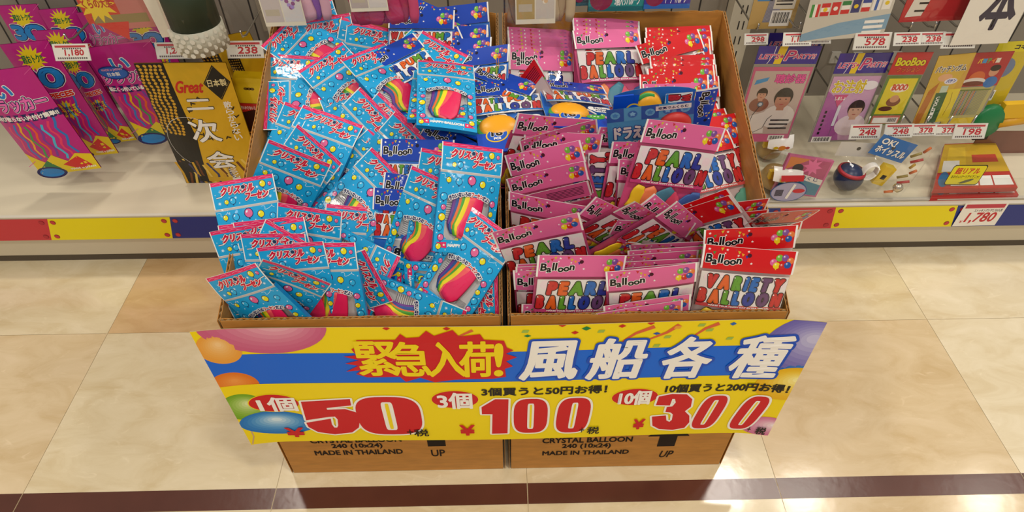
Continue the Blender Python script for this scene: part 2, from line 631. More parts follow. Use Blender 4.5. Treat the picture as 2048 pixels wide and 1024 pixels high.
def carton(x0, x1, label, kind):
    e = empty('cardboard_carton', label, 'box', loc=((x0 + x1) / 2, 0, 0))
    cx = (x0 + x1) / 2
    t = .0045
    def wall(name, a, b, nrm, back=0):
        """one corrugated wall from a to b (x, y), inside towards nrm: two liners with a fluted sheet between"""
        mb = MB(1)
        L = math.hypot(b[0] - a[0], b[1] - a[1])
        dx, dy = (b[0] - a[0]) / L, (b[1] - a[1]) / L
        n = 40
        rnd = random.Random(int(a[0] * 1e4) + int(a[1] * 1e4))
        for off, lt in ((0, .0007), (t - .0007, .0007)):
            vs, fs = [], []
            for i in range(n + 1):
                s = L * i / n
                x, y = a[0] + dx * s - cx, a[1] + dy * s
                z = rim(x, y) + rnd.uniform(-.0012, .0012) - (sag(y) if abs(x + cx) < .02 else 0)
                bow = .006 * math.sin(PI * i / n) if name == 'front_panel' else 0
                for o2 in (off, off + lt):
                    X, Y = x + nrm[0] * o2, y + nrm[1] * o2
                    vs += [(X, Y, .001), (X, Y - bow * .0, z)]
            for i in range(n):
                o = i * 4
                fs += [(o, o + 4, o + 5, o + 1), (o + 3, o + 7, o + 6, o + 2), (o + 1, o + 5, o + 7, o + 3)]
            fs += [(0, 1, 3, 2), (n * 4, n * 4 + 2, n * 4 + 3, n * 4 + 1)]
            mb.add(vs, fs, CARD)
        m = int(L / .0011)
        vs, fs = [], []
        for i in range(m + 1):
            s = L * i / m
            o2 = t / 2 + (t / 2 - .0009) * math.sin(2 * PI * s / .0085)
            x, y = a[0] + dx * s - cx + nrm[0] * o2, a[1] + dy * s + nrm[1] * o2
            z = rim(x, y) - .0006 - (sag(y) if abs(x + cx) < .02 else 0)
            vs += [(x, y, z - .02), (x, y, z)]
        for i in range(m):
            fs.append((2 * i, 2 * i + 2, 2 * i + 3, 2 * i + 1))
        mb.add(vs, fs, EDGE)
        return mb.build(name, e)
    wall('side_panel', (x0, BD), (x0, 0), (1, 0))
    wall('side_panel', (x1, 0), (x1, BD), (-1, 0))
    wall('back_panel', (x1 - t, BD), (x0 + t, BD), (0, -1))
    f = wall('front_panel', (x0 + t, 0), (x1 - t, 0), (0, 1))
    bm = MB(1)
    bm.box(x0 - cx + t, t, .002, x1 - cx - t, BD - t, .008, CARD)
    bm.build('base', e)
    # lettering and arrow printed on the front
    bk = ink(0x241A14, .7, 0, 0)
    pr = MB(1)
    def bxs(u0, v0, u1, v1):
        p, q = at_y(u0, v1, 0), at_y(u1, v0, 0)
        return (p.x - cx, p.z, q.x - cx, q.z)
    class Y(MB):
        pass
    fl = MB(1)
    s = 0 if x0 < 0 else 1
    if s == 0:
        rows = [('CRYSTAL BALLOON', (622, 874, 801, 886)), ('240 (10x24)', (666, 886, 763, 898)), ('MADE IN THAILAND', (632, 898, 804, 910))]
        upb, ac, aw = (864, 899, 889, 912), 874, 16
    else:
        rows = [('CRYSTAL BALLOON', (1085, 873, 1266, 886)), ('240 (10x24)', (1124, 886, 1222, 898)), ('MADE IN THAILAND', (1085, 899, 1258, 910))]
        upb, ac, aw = (1316, 901, 1345, 914), 1331, 16
    for tx, b4 in rows:
        fl.text(tx, bxs(*b4), 0, bk, bold=.0006, n=6)
    fl.text('UP', bxs(*upb), 0, bk, bold=.0004, n=6, shear=.15 if s else 0)
    a = at_y(ac, 892, 0)
    ax = a.x - cx
    z0, zs, z1 = a.z, at_y(ac, 872, 0).z, at_y(ac, 848, 0).z
    fl.poly([(ax - .0155, z0), (ax + .0155, z0), (ax + .0155, zs), (ax + .036, zs), (ax, z1 + .02), (ax - .036, zs), (ax - .0155, zs)], 0, bk)
    fl.build('print', f, lambda x, y, z: (x, -.0006 - z, y))
    return e
carton(*BX[0], 'left brown cardboard carton heaped with light blue balloon bags', 0)
carton(*BX[1], 'right brown cardboard carton filled with pink and red balloon packs', 1)

# ------------------------------------------------------------------ the price banner
def banner():
    X0, X1, Z0, Z1 = -.427, .440, .129, .4275
    BY = -.0125
    mb = MB(1)
    Y, BL, RD, WH, BK, NV = ink(0xF2D808, .42, .06, .04), ink(0x0066DC, .42, .06, .04), ink(0xCC1020, .42, .06, .04), ink(0xF4F1EC, .42, .06, .04), ink(0x15110F, .42, .06, .04), ink(0x0A4CC0, .42, .06, .04)
    E = .00012
    def P(u, v):
        p = at_y(u, v, BY)
        return (p.x, p.z)
    def Bx(u0, v0, u1, v1):
        a, c = P(u0, v1), P(u1, v0)
        return (a[0], a[1], c[0], c[1])
    def clip(pts):
        """cut a convex outline to the sheet"""
        for ax, lim, sg in ((0, X0, 1), (0, X1, -1), (1, Z0, 1), (1, Z1, -1)):
            out = []
            for i, p in enumerate(pts):
                q = pts[(i + 1) % len(pts)]
                ip, iq = sg * (p[ax] - lim) >= 0, sg * (q[ax] - lim) >= 0
                if ip:
                    out.append(p)
                if ip != iq:
                    t = (lim - p[ax]) / (q[ax] - p[ax])
                    out.append((p[0] + (q[0] - p[0]) * t, p[1] + (q[1] - p[1]) * t))
            pts = out
            if not pts:
                return []
        return pts
    def shape(pts, z, m):
        pts = clip(pts)
        if len(pts) < 3:
            return
        a, b = min(p[0] for p in pts), max(p[0] for p in pts)
        n = max(1, int((b - a) / .009))
        for i in range(n):
            sl = pts
            for lim, sg in ((a + (b - a) * i / n, 1), (a + (b - a) * (i + 1) / n, -1)):
                out = []
                for j, p in enumerate(sl):
                    q = sl[(j + 1) % len(sl)]
                    ip, iq = sg * (p[0] - lim) >= -1e-9, sg * (q[0] - lim) >= -1e-9
                    if ip:
                        out.append(p)
                    if ip != iq:
                        t = (lim - p[0]) / (q[0] - p[0])
                        out.append((lim, p[1] + (q[1] - p[1]) * t))
                sl = out
            if len(sl) > 2:
                vs = [(p[0], p[1], z * E) for p in sl]
                ar = sum(vs[j][0] * vs[(j + 1) % len(vs)][1] - vs[(j + 1) % len(vs)][0] * vs[j][1] for j in range(len(vs)))
                f = tuple(range(len(vs)))
                mb.add(vs, [f if ar > 0 else f[::-1]], m)
    def disc(c, rx, ry, z, m, n=36, rot=0):
        cs, sn = math.cos(rot), math.sin(rot)
        shape([(c[0] + rx * math.cos(2 * PI * i / n) * cs - ry * math.sin(2 * PI * i / n) * sn, c[1] + rx * math.cos(2 * PI * i / n) * sn + ry * math.sin(2 * PI * i / n) * cs) for i in range(n)], z, m)
    mb.rect(X0, Z0, X1, Z1, 0, Y, 40, 10)
    # blue band behind the headline
    bt, bb = P(1015, 703)[1], P(1015, 765)[1]
    shape([(X0, bb), (X1, bb), (X1, bt), (X0, bt)], 2, BL)
    # printed balloons with a soft light patch
    def balloon(u, v, rx, ry, h0, h1, z, rot=0, hl=(.05, .3)):
        c = P(u, v)
        a, b2 = ((h0 >> 16 & 255, h0 >> 8 & 255, h0 & 255), (h1 >> 16 & 255, h1 >> 8 & 255, h1 & 255))
        for i in range(9):
            f = i / 8
            k = 1 - f * .86
            hh = [int(a[j] + (b2[j] - a[j]) * f ** 1.3) for j in range(3)]
            disc((c[0] + rx * hl[0] * f, c[1] + ry * hl[1] * f), rx * k, ry * k, z + i * .25, ink(hh[0] << 16 | hh[1] << 8 | hh[2], .42, .06, .04), rot=rot)
    balloon(520, 655, .088, .062, 0xC95C84, 0xF0C8CF, 3, 0, (.25, .2))
    balloon(438, 700, .03, .034, 0xE9A03C, 0xF3C98C, 2.5)
    balloon(470, 770, .035, .03, 0xE2761E, 0xEE9A48, 2.6)
    balloon(1630, 690, .075, .07, 0x6A62B4, 0xC3C0E4, 3, 0, (-.1, .25))
    balloon(1600, 745, .04, .03, 0x1464C0, 0x3E86D2, 2.8)
    balloon(1582, 765, .055, .042, 0xE7B40C, 0xFBEFA0, 5.4, .3, (.1, .3))
    balloon(1530, 850, .04, .028, 0xD0729C, 0xF4E4EA, 5.2, 0, (.3, .2))
    yz = P(1015, 762)[1]
    shape([(P(448, 780)[0] - .03, yz), (P(760, 768)[0], yz), (P(760, 768)[0], yz - .002), (X0, yz - .002)], 5.2, Y)
    # lower panel covers what hangs below the headline band
    shape([(X0, Z0), (P(1470, 860)[0], Z0), (P(1490, 765)[0], yz), (X0, yz)], 5.3, Y)
    balloon(490, 815, .036, .036, 0x6FA51E, 0xD8E6A8, 5.5, 0, (.2, .25))
    mb.poly([P(498, 849), P(507, 849), P(503, 842)], 6 * E, ink(0x7FB23A, .42, .06, .04))
    balloon(556, 848, .060, .034, 0x1274C4, 0xCFE6F4, 7.6, -.05, (.0, .3))
    mb.ribbon([P(506, 886), P(508, 872), P(503, 862), P(500, 850)], .0022, 7.4 * E, ink(0xC9A582, .42, .06, .04))
    # confetti and streamers
    for (u, v, du, dv, h) in ((772, 658, 8, 5, 0xC8201C), (893, 657, 8, 5, 0xC8201C), (1125, 650, 8, 5, 0xC8201C), (1150, 665, 8, 5, 0xC8201C), (1245, 653, 8, 5, 0xC8201C), (1303, 648, 8, 5, 0xC8201C),
                             (1173, 657, 10, 6, 0x0B8040), (1468, 651, 7, 5, 0x1E62B4), (929, 645, 7, 5, 0x2255B0), (1314, 669, 8, 4, 0x2255B0), (1055, 671, 8, 4, 0x0B8040)):
        x, z = P(u, v)
        a, c = du / 1470, dv / 1300
        shape([(x - a, z), (x, z - c), (x + a, z), (x, z + c)], 4, ink(h, .42, .06, .04))
    for (u, v) in ((1050, 662), (1202, 663), (1335, 676), (1356, 657), (1404, 653), (1313, 693), (1460, 680), (1420, 663)):
        x, z = P(u, v)
        mb.poly([(x - .005, z - .003), (x + .004, z - .003), (x + .006, z + .003), (x - .003, z + .003)], 4 * E, ink(0x9DBB4C if (u + v) % 3 else 0xE8A13A, .42, .06, .04))
    for st in ([(1245, 684), (1272, 668), (1310, 655), (1350, 643)], [(1300, 680), (1335, 667), (1360, 652), (1366, 645)], [(1390, 674), (1412, 660), (1440, 650), (1458, 641)], [(918, 672), (945, 660), (985, 652), (1010, 645)]):
        pts = [P(*q) for q in st]
        pts = [p for p in pts if p[1] < Z1]
        mb.ribbon(pts, [.003 + .0022 * i for i in range(len(pts))], 3.8 * E, ink(0xD9603A, .42, .06, .04))
    # red burst with the yellow headline
    rnd = random.Random(4)
    burst = []
    for u, v in ((712, 682), (790, 680), (800, 668), (812, 676), (838, 674), (852, 661), (868, 671), (905, 659), (918, 672), (960, 667), (968, 678), (1008, 680), (1014, 694), (1027, 699), (1012, 706), (1034, 713), (1012, 721), (1026, 731), (1010, 736), (1012, 752), (985, 756),
                 (930, 757), (905, 759), (870, 764), (840, 755), (812, 764), (800, 754), (735, 756), (712, 750), (722, 742), (692, 745), (716, 733), (690, 729), (718, 722), (686, 715), (712, 712), (702, 700), (714, 696)):
        burst.append(P(u, v))
    mb.poly(burst, 8 * E, RD)
    for s, b4 in (('緊', (722, 684, 785, 752)), ('急', (789, 684, 853, 752)), ('入', (860, 684, 925, 752)), ('荷', (922, 682, 984, 752)), ('!', (990, 686, 1003, 750))):
        mb.text(s, Bx(*b4), 9 * E, Y, bold=.0017, n=10, shear=.02)
    x0, z0, x1, z1 = Bx(986, 686, 1003, 750)
    for s, b4 in (('風', (1040, 681, 1170, 757)), ('船', (1172, 677, 1308, 757)), ('各', (1314, 676, 1446, 757)), ('種', (1450, 674, 1596, 757))):
        bx = Bx(*b4)
        bx = (bx[0], bx[1], bx[2] - .010, bx[3])
        mb.text(s, bx, 10 * E, NV, bold=.0070, n=14, shear=.09)
        mb.text(s, bx, 13 * E, WH, bold=.0027, n=12, shear=.09)
    def oval(u, v, rx, ry, s, b4):
        c = P(u, v)
        disc(c, rx + .0016, ry + .0016, 9, Y)
        disc(c, rx, ry, 10, RD)
        mb.text(s, Bx(*b4), 14 * E, WH, bold=.0013, n=8)
    def ring(u0, v0, u1, v1, sh, hole=True):
        """a heavy 0: rounded block with a narrow slot"""
        x0, z0, x1, z1 = Bx(u0, v0, u1, v1)
        cx, cz, rx, rz = (x0 + x1) / 2, (z0 + z1) / 2, (x1 - x0) / 2, (z1 - z0) / 2
        def sup(kx, kz, e):
            o = []
            for i in range(44):
                t = 2 * PI * i / 44
                c, s2 = math.cos(t), math.sin(t)
                X, Z = kx * math.copysign(abs(c) ** e, c), kz * math.copysign(abs(s2) ** e, s2)
                o.append((cx + X + Z * sh, cz + Z))
            return o
        shape(sup(rx, rz, .62), 14, WH)
        shape(sup(rx - .0035, rz - .0035, .62), 16, RD)
        shape(sup(rx * .17, rz * .70, .3), 18, WH)
        shape(sup(rx * .055, rz * .64, .3), 20, Y)
    def fig(pts, grow=.0034):
        q = [P(*c) for c in pts]
        n = len(q)
        ar = sum(q[i][0] * q[(i + 1) % n][1] - q[(i + 1) % n][0] * q[i][1] for i in range(n))
        if ar < 0:
            q = q[::-1]
        for i in range(n):                            # white outline
            p0, p1 = q[i], q[(i + 1) % n]
            mb.ribbon([p0, p1], grow * 2, (14 + .03 * (i % 9)) * E, WH)
            mb.ell(p0[0], p0[1], grow, grow, (14 + .03 * (i % 7)) * E, WH, 10)
        mb.poly(q, 16 * E, RD)
    def bpx(box, pts):
        u0, v0, u1, v1 = box
        return [(u0 + (u1 - u0) * x, v1 + (v0 - v1) * y) for x, y in pts]
    fig(bpx((600, 799, 720, 870), [(.01, .91), (.83, 1), (.85, .82), (.44, .74), (.45, .69), (.75, .715), (.93, .63), (1, .42), (.98, .2), (.87, .06), (.58, 0), (.3, .06), (.14, .2), (.1, .32), (.51, .44), (.53, .28), (.57, .19), (.62, .19), (.635, .25), (.625, .42), (.58, .5), (.48, .49), (.10, .39)]))
    ring(722, 790, 840, 872, 0)
    fig([(963, 812), (990, 796), (1017, 796), (1015, 864), (984, 865), (985, 826), (964, 826)])
    ring(1023, 792, 1102, 866, 0)
    ring(1106, 791, 1189, 866, .04)
    fig([(1312, 811), (1318, 794), (1345, 789), (1374, 790), (1385, 800), (1382, 815), (1370, 824), (1379, 833), (1379, 846), (1369, 857), (1345, 861), (1318, 859), (1305, 852), (1304, 834), (1332, 832), (1333, 842), (1339, 845), (1344, 841), (1346, 830), (1341, 826), (1331, 825), (1334, 815), (1345, 814), (1352, 806), (1350, 799), (1345, 799), (1340, 812)])
    ring(1378, 790, 1463, 861, .12)
    ring(1455, 790, 1544, 861, .16)
    oval(547, 809, .038, .0235, '1個', (523, 797, 585, 825))
    oval(910, 798, .036, .0235, '3個', (878, 784, 942, 816))
    oval(1270, 795, .036, .0225, '10個', (1236, 782, 1304, 810))
    for u0, v0, u1, v1 in ((577, 857, 604, 875), (922, 848, 948, 868), (1265, 839, 1290, 858)):
        mb.text('¥', Bx(u0, v0, u1, v1), 20 * E, RD, bold=.0012, n=8)
    mb.text('3個買うと50円お得！', Bx(964, 770, 1215, 790), 12 * E, BK, bold=.0008, n=8)
    mb.text('10個買うと200円お得！', Bx(1330, 767, 1580, 787), 12 * E, BK, bold=.0008, n=8)
    for u0, v0 in ((815, 858), (1158, 853), (1492, 852)):
        mb.text('+', Bx(u0, v0, u0 + 11, v0 + 10), 22 * E, BK)
        mb.text('税', Bx(u0 + 15, v0 - 1, u0 + 41, v0 + 13), 22 * E, BK, bold=.0005, n=6)
    # the sheet bows a little towards its ends
    def bend(x, y, z):
        k = max(0, abs(x) - .36)
        return (x, -z - k * k * 1.0 - .0005 - .002 * math.cos(x * 9), y)
    o = mb.build('price_banner', None, bend)
    o.location = (0, BY + .002, 0)
    bkm = MB(1)
    bkm.rect(X0, Z0, X1, Z1, -.0006, ink(0xE9E6DE, .6, 0, 0), 40, 10)
    bkm.build('backing_sheet', o, bend)
    tag(o, 'wide yellow price banner taped across the fronts of both cartons', 'banner')
banner()
# ------------------------------------------------------------------ balloon packs
CY, CYD, PINK, YELW = ink(0x12A0DA), ink(0x0C7FBE), ink(0xDE2763), ink(0xE9DC1E)
ROSE, SKY, RED, GREY = ink(0xDD6496), ink(0x2FB2E6), ink(0xCB1238), ink(0xB9B4B2, .4)
LW = ink(0xDDF1FA)

def printed_balloon(mb, x, y, r, z, fill, outline=NAVY, tilt=0.0, blue=False):
    mb.ell(x, y, r * 1.12, r * 1.22, z, outline, 14, tilt)
    mb.ell(x, y, r * .94, r * 1.04, z + .06, fill, 14, tilt)
    mb.add([(x - r * .3, y - r * 1.5, z), (x + r * .3, y - r * 1.5, z), (x, y - r * 1.05, z)], [(0, 1, 2)], outline)
    mb.ell(x - r * .38, y + r * .42, r * .2, r * .34, z + .12, LW, 8, -.5)

def burst(mb, x, y, r, z):
    mb.star(x, y, r, z, LW, 8, .3, 0)

def swirl(mb, x, y, s, z, m, w=.5):
    pts = []
    for i in range(15):
        t = i / 14
        pts.append((x + s * (t * 2.2 + .25 * math.sin(t * 12)), y + s * .32 * math.sin(t * 9 + 1)))
    mb.ribbon(pts, w, z, m)

def lerp(a, b, n):
    return [a + (b - a) * i / n for i in range(n + 1)]

def crystal_header():
    mb = MB()
    W, H = 46.0, 39.0
    mb.grid(lerp(-W, W, 16), lerp(0, H, 8), 0, WHITE)
    mb.grid(lerp(-W, W, 16), lerp(0, H, 8), -.8, WHITE, flip=True)
    mb.grid(lerp(-W + 1.4, W - 1.4, 16), lerp(.6, H - 5.6, 7), .12, CY)
    mb.grid(lerp(-W + 1.4, W - 1.4, 16), lerp(H - 5.6, H, 2), .12, PINK)
    lp = ink(0xF08BAE)
    for k in range(4):
        x = -42 + k * 22
        mb.ribbon([(x, H - 3.4), (x + 5, H - 1.8), (x + 11, H - 1.9), (x + 14, H - 3.1), (x + 10, H - 3.9), (x + 19, H - 3.6)], .55, .2, lp)
    for s, bx in (('クリスタル', (-33, 19.5, 14, 30.5)), ('フーセン', (0, 8, 32, 18))):
        mb.text(s, bx, .30, NAVY, 2.1, 10, .28)
        mb.text(s, bx, .42, WHITE, 1.55, 10, .28)
        mb.text(s, bx, .54, RED, .8, 8, .28)
    for pts in ([(-40, 16.5), (-33, 17.0), (-29, 19.5)], [(31, 9.0), (34, 11), (36, 17), (44, 18.4)]):
        mb.ribbon(pts, 2.4, .30, NAVY)
        mb.ribbon(pts, 1.3, .42, WHITE)
    printed_balloon(mb, -27, 9, 3.1, .25, YELW)
    printed_balloon(mb, -18, 9.5, 4.2, .25, SKY)
    printed_balloon(mb, 28.5, 27.5, 4.4, .25, YELW)
    printed_balloon(mb, 38.5, 26, 2.7, .25, ROSE)
    for x, y, r in ((-37, 8, 3), (-13, 13.5, 2.6), (20, 24, 2.6), (36, 8, 3), (-33, 25, 3), (43, 14, 1.5), (-9, 5, 1.4), (13, 5, 1.2), (-22, 15, 1), (24, 6, 1), (-41, 21, 1)):
        burst(mb, x, y, r, .2)
    mb.ell(0.5, 27.2, 2.9, 2.9, .66, ink(0x1D3A5C, .6, 0), 16)
    mb.ell(0.5, 27.2, 3.3, 3.3, .63, LW, 16)
    return mb

def arc_fn(cx, cy, r):
    def f(x, y):
        a = (x - cx) / r
        rr = r + (y - cy)
        return cx + rr * math.sin(a), cy - r + rr * math.cos(a)
    return f

def crystal_pouch():
    mb = MB()
    W, Ht = 46.0, 116.0
    xs = sorted(set(lerp(-W, -33, 3) + lerp(-33, 33, 10) + lerp(33, W, 3)))
    ys = sorted(set(lerp(-Ht, -98, 3) + lerp(-98, -34, 10) + lerp(-34, -3, 5) + [0]))
    win = lambda x, y: abs(x) < 33 and -98 < y < -34
    mb.grid(xs, ys, -.1, GREY, skip=lambda x, y: y < -3, smooth=True)
    mb.grid(xs, ys, 0, CY, skip=lambda x, y: win(x, y) or y > -3)
    mb.grid(lerp(-W, W, 10), lerp(-Ht, -1, 12), -6.5, ink(0xC6CBD0, .4), flip=True)
    # sides closing the pouch
    for x in (-W, W):
        mb.add([(x, y, z) for y in ys for z in (0, -6.5)], [(2 * i, 2 * i + 1, 2 * i + 3, 2 * i + 2) for i in range(len(ys) - 1)], CYD)
    mb.add([(x, -Ht, z) for x in xs for z in (0, -6.5)], [(2 * i, 2 * i + 1, 2 * i + 3, 2 * i + 2) for i in range(len(xs) - 1)], CYD)
    for sx in (-1, 1):                                  # rounded window corners
        for yy, sy in ((-34, -1), (-98, 1)):
            mb.poly([(sx * 33, yy), (sx * 33, yy + sy * 7), (sx * 31, yy + sy * 3), (sx * 28, yy + sy * 1)] if sx * sy < 0 else [(sx * 33, yy), (sx * 28, yy + sy * 1), (sx * 31, yy + sy * 3), (sx * 33, yy + sy * 7)], .02, CY)
    E = ((-33, -13, 3.6, YELW), (-18, -14, 4.6, SKY), (1, -11, 6.0, ROSE), (18, -15, 4.6, YELW), (34, -20, 4.0, SKY), (-38, -37, 4.9, SKY), (-37, -52, 3.6, ROSE), (-38, -66, 4.9, YELW), (-40, -81, 4.1, SKY),
         (-37, -95, 4.4, ROSE), (-39, -108, 4, YELW), (37, -42, 4.4, ROSE), (36, -57, 3.6, YELW), (38, -71, 4.8, SKY), (37, -86, 3.8, ROSE), (38, -99, 4.5, YELW))
    for x, y, r, m in E:
        printed_balloon(mb, x, y, r, .15, m, NAVY, .1)
    swirl(mb, -44, -8, 9, .12, LW)
    swirl(mb, 20, -7, 9, .12, LW)
    for x, y in ((-26, -22), (-10, -21), (9, -22), (27, -27), (-43, -25), (42, -32), (-42, -45), (-43, -59), (-42, -74), (-43, -89), (43, -50), (42, -64), (43, -79), (42, -93), (-26, -7), (43, -10), (-20, -101), (25, -113), (-28, -113)):
        burst(mb, x, y, 1.5, .1)
    fn = arc_fn(0, -31, 60)
    s = 'きれいないろのフーセンだよ!'
    tb = (-31, -33.5, 31, -27.5)
    mb.text(s, tb, .3, WHITE, 1.25, 8, 0, 0, fn)
    mb.text(s, tb, .4, [NAVY] * 7 + [ink(0xC0202A)] * 4 + [NAVY] * 3, .35, 6, 0, 0, fn)
    bn = [(-46, -101), (-38, -105), (-46, -108), (-30, -110), (-30, -101.5), (30, -101.5), (30, -110), (46, -108), (38, -105), (46, -101)]
    mb.poly([(-30, -110), (30, -110), (30, -101.5), (-30, -101.5)], .2, PINK)
    mb.poly([(30, -110), (43, -108.4), (38, -105.5), (43, -102.4), (30, -101.5)], .2, PINK)
    mb.poly([(-30, -110), (-30, -101.5), (-43, -102.4), (-38, -105.5), (-43, -108.4)], .2, PINK)
    mb.text('HAPPY·BALLOON', (-25, -107.6, 25, -103.6), .3, WHITE, .45, 6)
    for x in (-31, 31):
        mb.star(x, -105.7, 2.2, .3, WHITE)
    return mb

def flat_balloon(mb, cl, z, mat, th=2.2):
    """an uninflated balloon: flattened tube along a centre line of (x, y, half width)"""
    rings = []
    n = 10
    for i, (x, y, hw) in enumerate(cl):
        a, b = cl[max(0, i - 1)], cl[min(len(cl) - 1, i + 1)]
        dx, dy = b[0] - a[0], b[1] - a[1]
        l = math.hypot(dx, dy) or 1
        nx, ny = -dy / l, dx / l
        rings.append([(x + nx * hw * math.cos(2 * PI * k / n), y + ny * hw * math.cos(2 * PI * k / n), z + th * .5 * math.sin(2 * PI * k / n)) for k in range(n)])
    mb.loft(rings, mat)

CRY_BAL = [(0xE8185C, 13), (0xF2565E, 2), (0xF0DE1A, -5), (0x46A832, -10), (0xE8722A, -14), (0x17509A, -19), (0x6A2E8E, -23)]
def crystal_balloon(i, var=0):
    mb = MB()
    h, dx = CRY_BAL[i]
    z = -1.2 - .6 * i
    cl = []
    for k in range(10):
        t = k / 9
        if var == 1:
            x = 17 + (dx - 13) * .95 * (1 - t * .55) - 20 * t ** 1.4
        elif var == 2:
            x = 14 + (dx - 13) * .8 * (1 - t) ** .8 - 13 * t + 7 * math.sin(t * PI) + (dx - 13) * .12
        else:
            x = 13 + (dx - 13) * .85 * (1 - t * .5) - 12 * t * t + 6 * math.sin(t * 4)
        y = -31 - 2.5 * (i % 2) - t * (63 - 1.2 * i)
        hw = 6.5 + (11 if i == 0 else 7.5) * t ** 1.1 - 8 * max(0, t - .82) / .18
        if k == 0:
            hw = 6
        hw = min(hw, 33.5 - x, 33.5 + x) if i else min(hw, 33.5 - x)
        cl.append((x, y, max(2.0, hw)))
    flat_balloon(mb, cl, z, rubber(h), 2.6)
    return mb

def crystal_insert():
    mb = MB()
    mb.rect(-34, -99, 34, -33, -5.9, ink(0xC9C8C8, .5), 4, 8)
    g = ink(0x55565E, .6, 0)
    for k in range(9):
        mb.rect(-31, -46 - k * 3.2, -14 + (k * 5 % 7), -45.2 - k * 3.2, -5.8, g)
    for k in range(14):
        mb.rect(14 + k * 1.1, -94, 14.5 + k * 1.1, -84, -5.8, g)
    return mb

def film(W, y0, y1, z):
    mb = MB()
    mb.grid(lerp(-W, W, 8), lerp(y0, y1, 10), z, FILM)
    return mb

def cluster(mb, x, y, s, z):
    """printed bunch of balloons, s = overall width"""
    for dx, dy, h in ((-.36, .02, 0xD9609A), (-.13, .25, 0x6FB43A), (.12, .27, 0x7E4C98), (.37, .14, 0xE07A3C), (-.2, -.14, 0xE7CF1E), (.06, -.15, 0xC8281E), (.28, -.08, 0x1F54A4)):
        r = s * .155
        X, Y = x + dx * s, y + dy * s
        a = [(h >> k & 255) for k in (16, 8, 0)]
        def tone(f):
            return ink(int(min(255, a[0] * f)) << 16 | int(min(255, a[1] * f)) << 8 | int(min(255, a[2] * f)))
        z += .03
        mb.ell(X, Y, r, r * 1.12, z, tone(1.0), 14)
        mb.ell(X - r * .3, Y + r * .38, r * .36, r * .42, z + .012, ink((a[0] + (255 - a[0]) // 3) << 16 | (a[1] + (255 - a[1]) // 3) << 8 | (a[2] + (255 - a[2]) // 3)), 10)
        mb.ell(X - r * .34, Y + r * .46, r * .13, r * .18, z + .024, WHITE, 8)
    mb.add([(x - .24 * s, y - .36 * s, z), (x - .16 * s, y - .36 * s, z), (x - .2 * s, y - .3 * s, z)], [(0, 1, 2)], YELW)

WAVE = [(0, 0, 1.1), (.185, -.25, .95), (.345, .04, 1.15), (.425, .04, 1.15), (.51, -.2, .98), (.68, -.1, .98), (.86, .12, 1)]
def balloon_word(mb, x, y, wd, z, edge):
    """the word Balloon with dancing letters, cap height wd * .24"""
    ch = wd * .235
    for c, (fx, fy, fs) in zip('Balloon', WAVE):
        v, f, k, b = glyphs(c)
        hh = ch * fs * ((b[3] - b[1]) / .73)
        ww = (b[2] - b[0]) / (b[3] - b[1]) * hh
        X, Y = x + fx * wd, y + fy * ch
        bx = (X, Y, X + ww, Y + hh)
        mb.text(c, bx, z, edge, 1.35, 9, .05)
        mb.text(c, bx, z + .1, BLACK, .6, 8, .05)

def pack_header(h, back_kind=False, star_fill=WHITE):
    mb = MB()
    W, H = 60.0, 34.5
    base = ink(h)
    mb.grid(lerp(-W, W, 16), lerp(0, H, 7), 0, WHITE)
    mb.grid(lerp(-W, W, 16), lerp(0, H, 7), -.8, WHITE, flip=True)
    mb.grid(lerp(-W + 2.6, W - 2.6, 16), lerp(0, H, 7), .1, base)
    mb.grid(lerp(-W + 2.6, W - 2.6, 16), lerp(0, H, 7), -.9, base, flip=True)
    # print on the back: bar code and small lines
    bk = BLACK
    for k in range(18):
        mb.add([(30 + k * 1.1, 6, -1.0), (30.6 + k * 1.1, 6, -1.0), (30.6 + k * 1.1, 16, -1.0), (30 + k * 1.1, 16, -1.0)], [(3, 2, 1, 0)], bk)
    for k in range(6):
        mb.add([(-50, 8 + k * 3.4, -1.0), (4, 8 + k * 3.4, -1.0), (4, 9.2 + k * 3.4, -1.0), (-50, 9.2 + k * 3.4, -1.0)], [(3, 2, 1, 0)], bk)
    balloon_word(mb, -54.5, 10.5, 46, .3, WHITE)
    cols = (ink(0x2436A4), ink(0xC9B832), ink(0x3E8E44), ink(0xE69A2C), ink(0xC22B30))
    for i, (x, y) in enumerate(((-50, 22), (-45, 25), (-40, 28), (-35.5, 31), (-18, 31), (-13.5, 28), (-8.5, 25), (-3, 22.5))):
        m = cols[(i * 2 + (i > 3)) % 5]
        a = .5 if i < 4 else -.5
        mb.add([(x - 2.1, y + 1.4 - a, .22), (x, y - 3, .22), (x + 2.1, y + 1.4 + a, .22)], [(0, 1, 2)], m)
    for x, y, r in ((-52, 29, 2.2), (-29, 30, 2.0), (-2, 30, 2), (4, 13, 2), (-46, 7, 1.8), (-14, 23, 1.8), (-31, 25, 1.6)):
        mb.star(x, y, r, .2, star_fill)
    mb.ell(0, 24.5, 2.9, 3, .24, ink(0x4A1626 if h != 0x0B3FAE else 0x1A1A3A, .6, 0), 16)
    cluster(mb, 42, 17, 29, .2)
    return mb

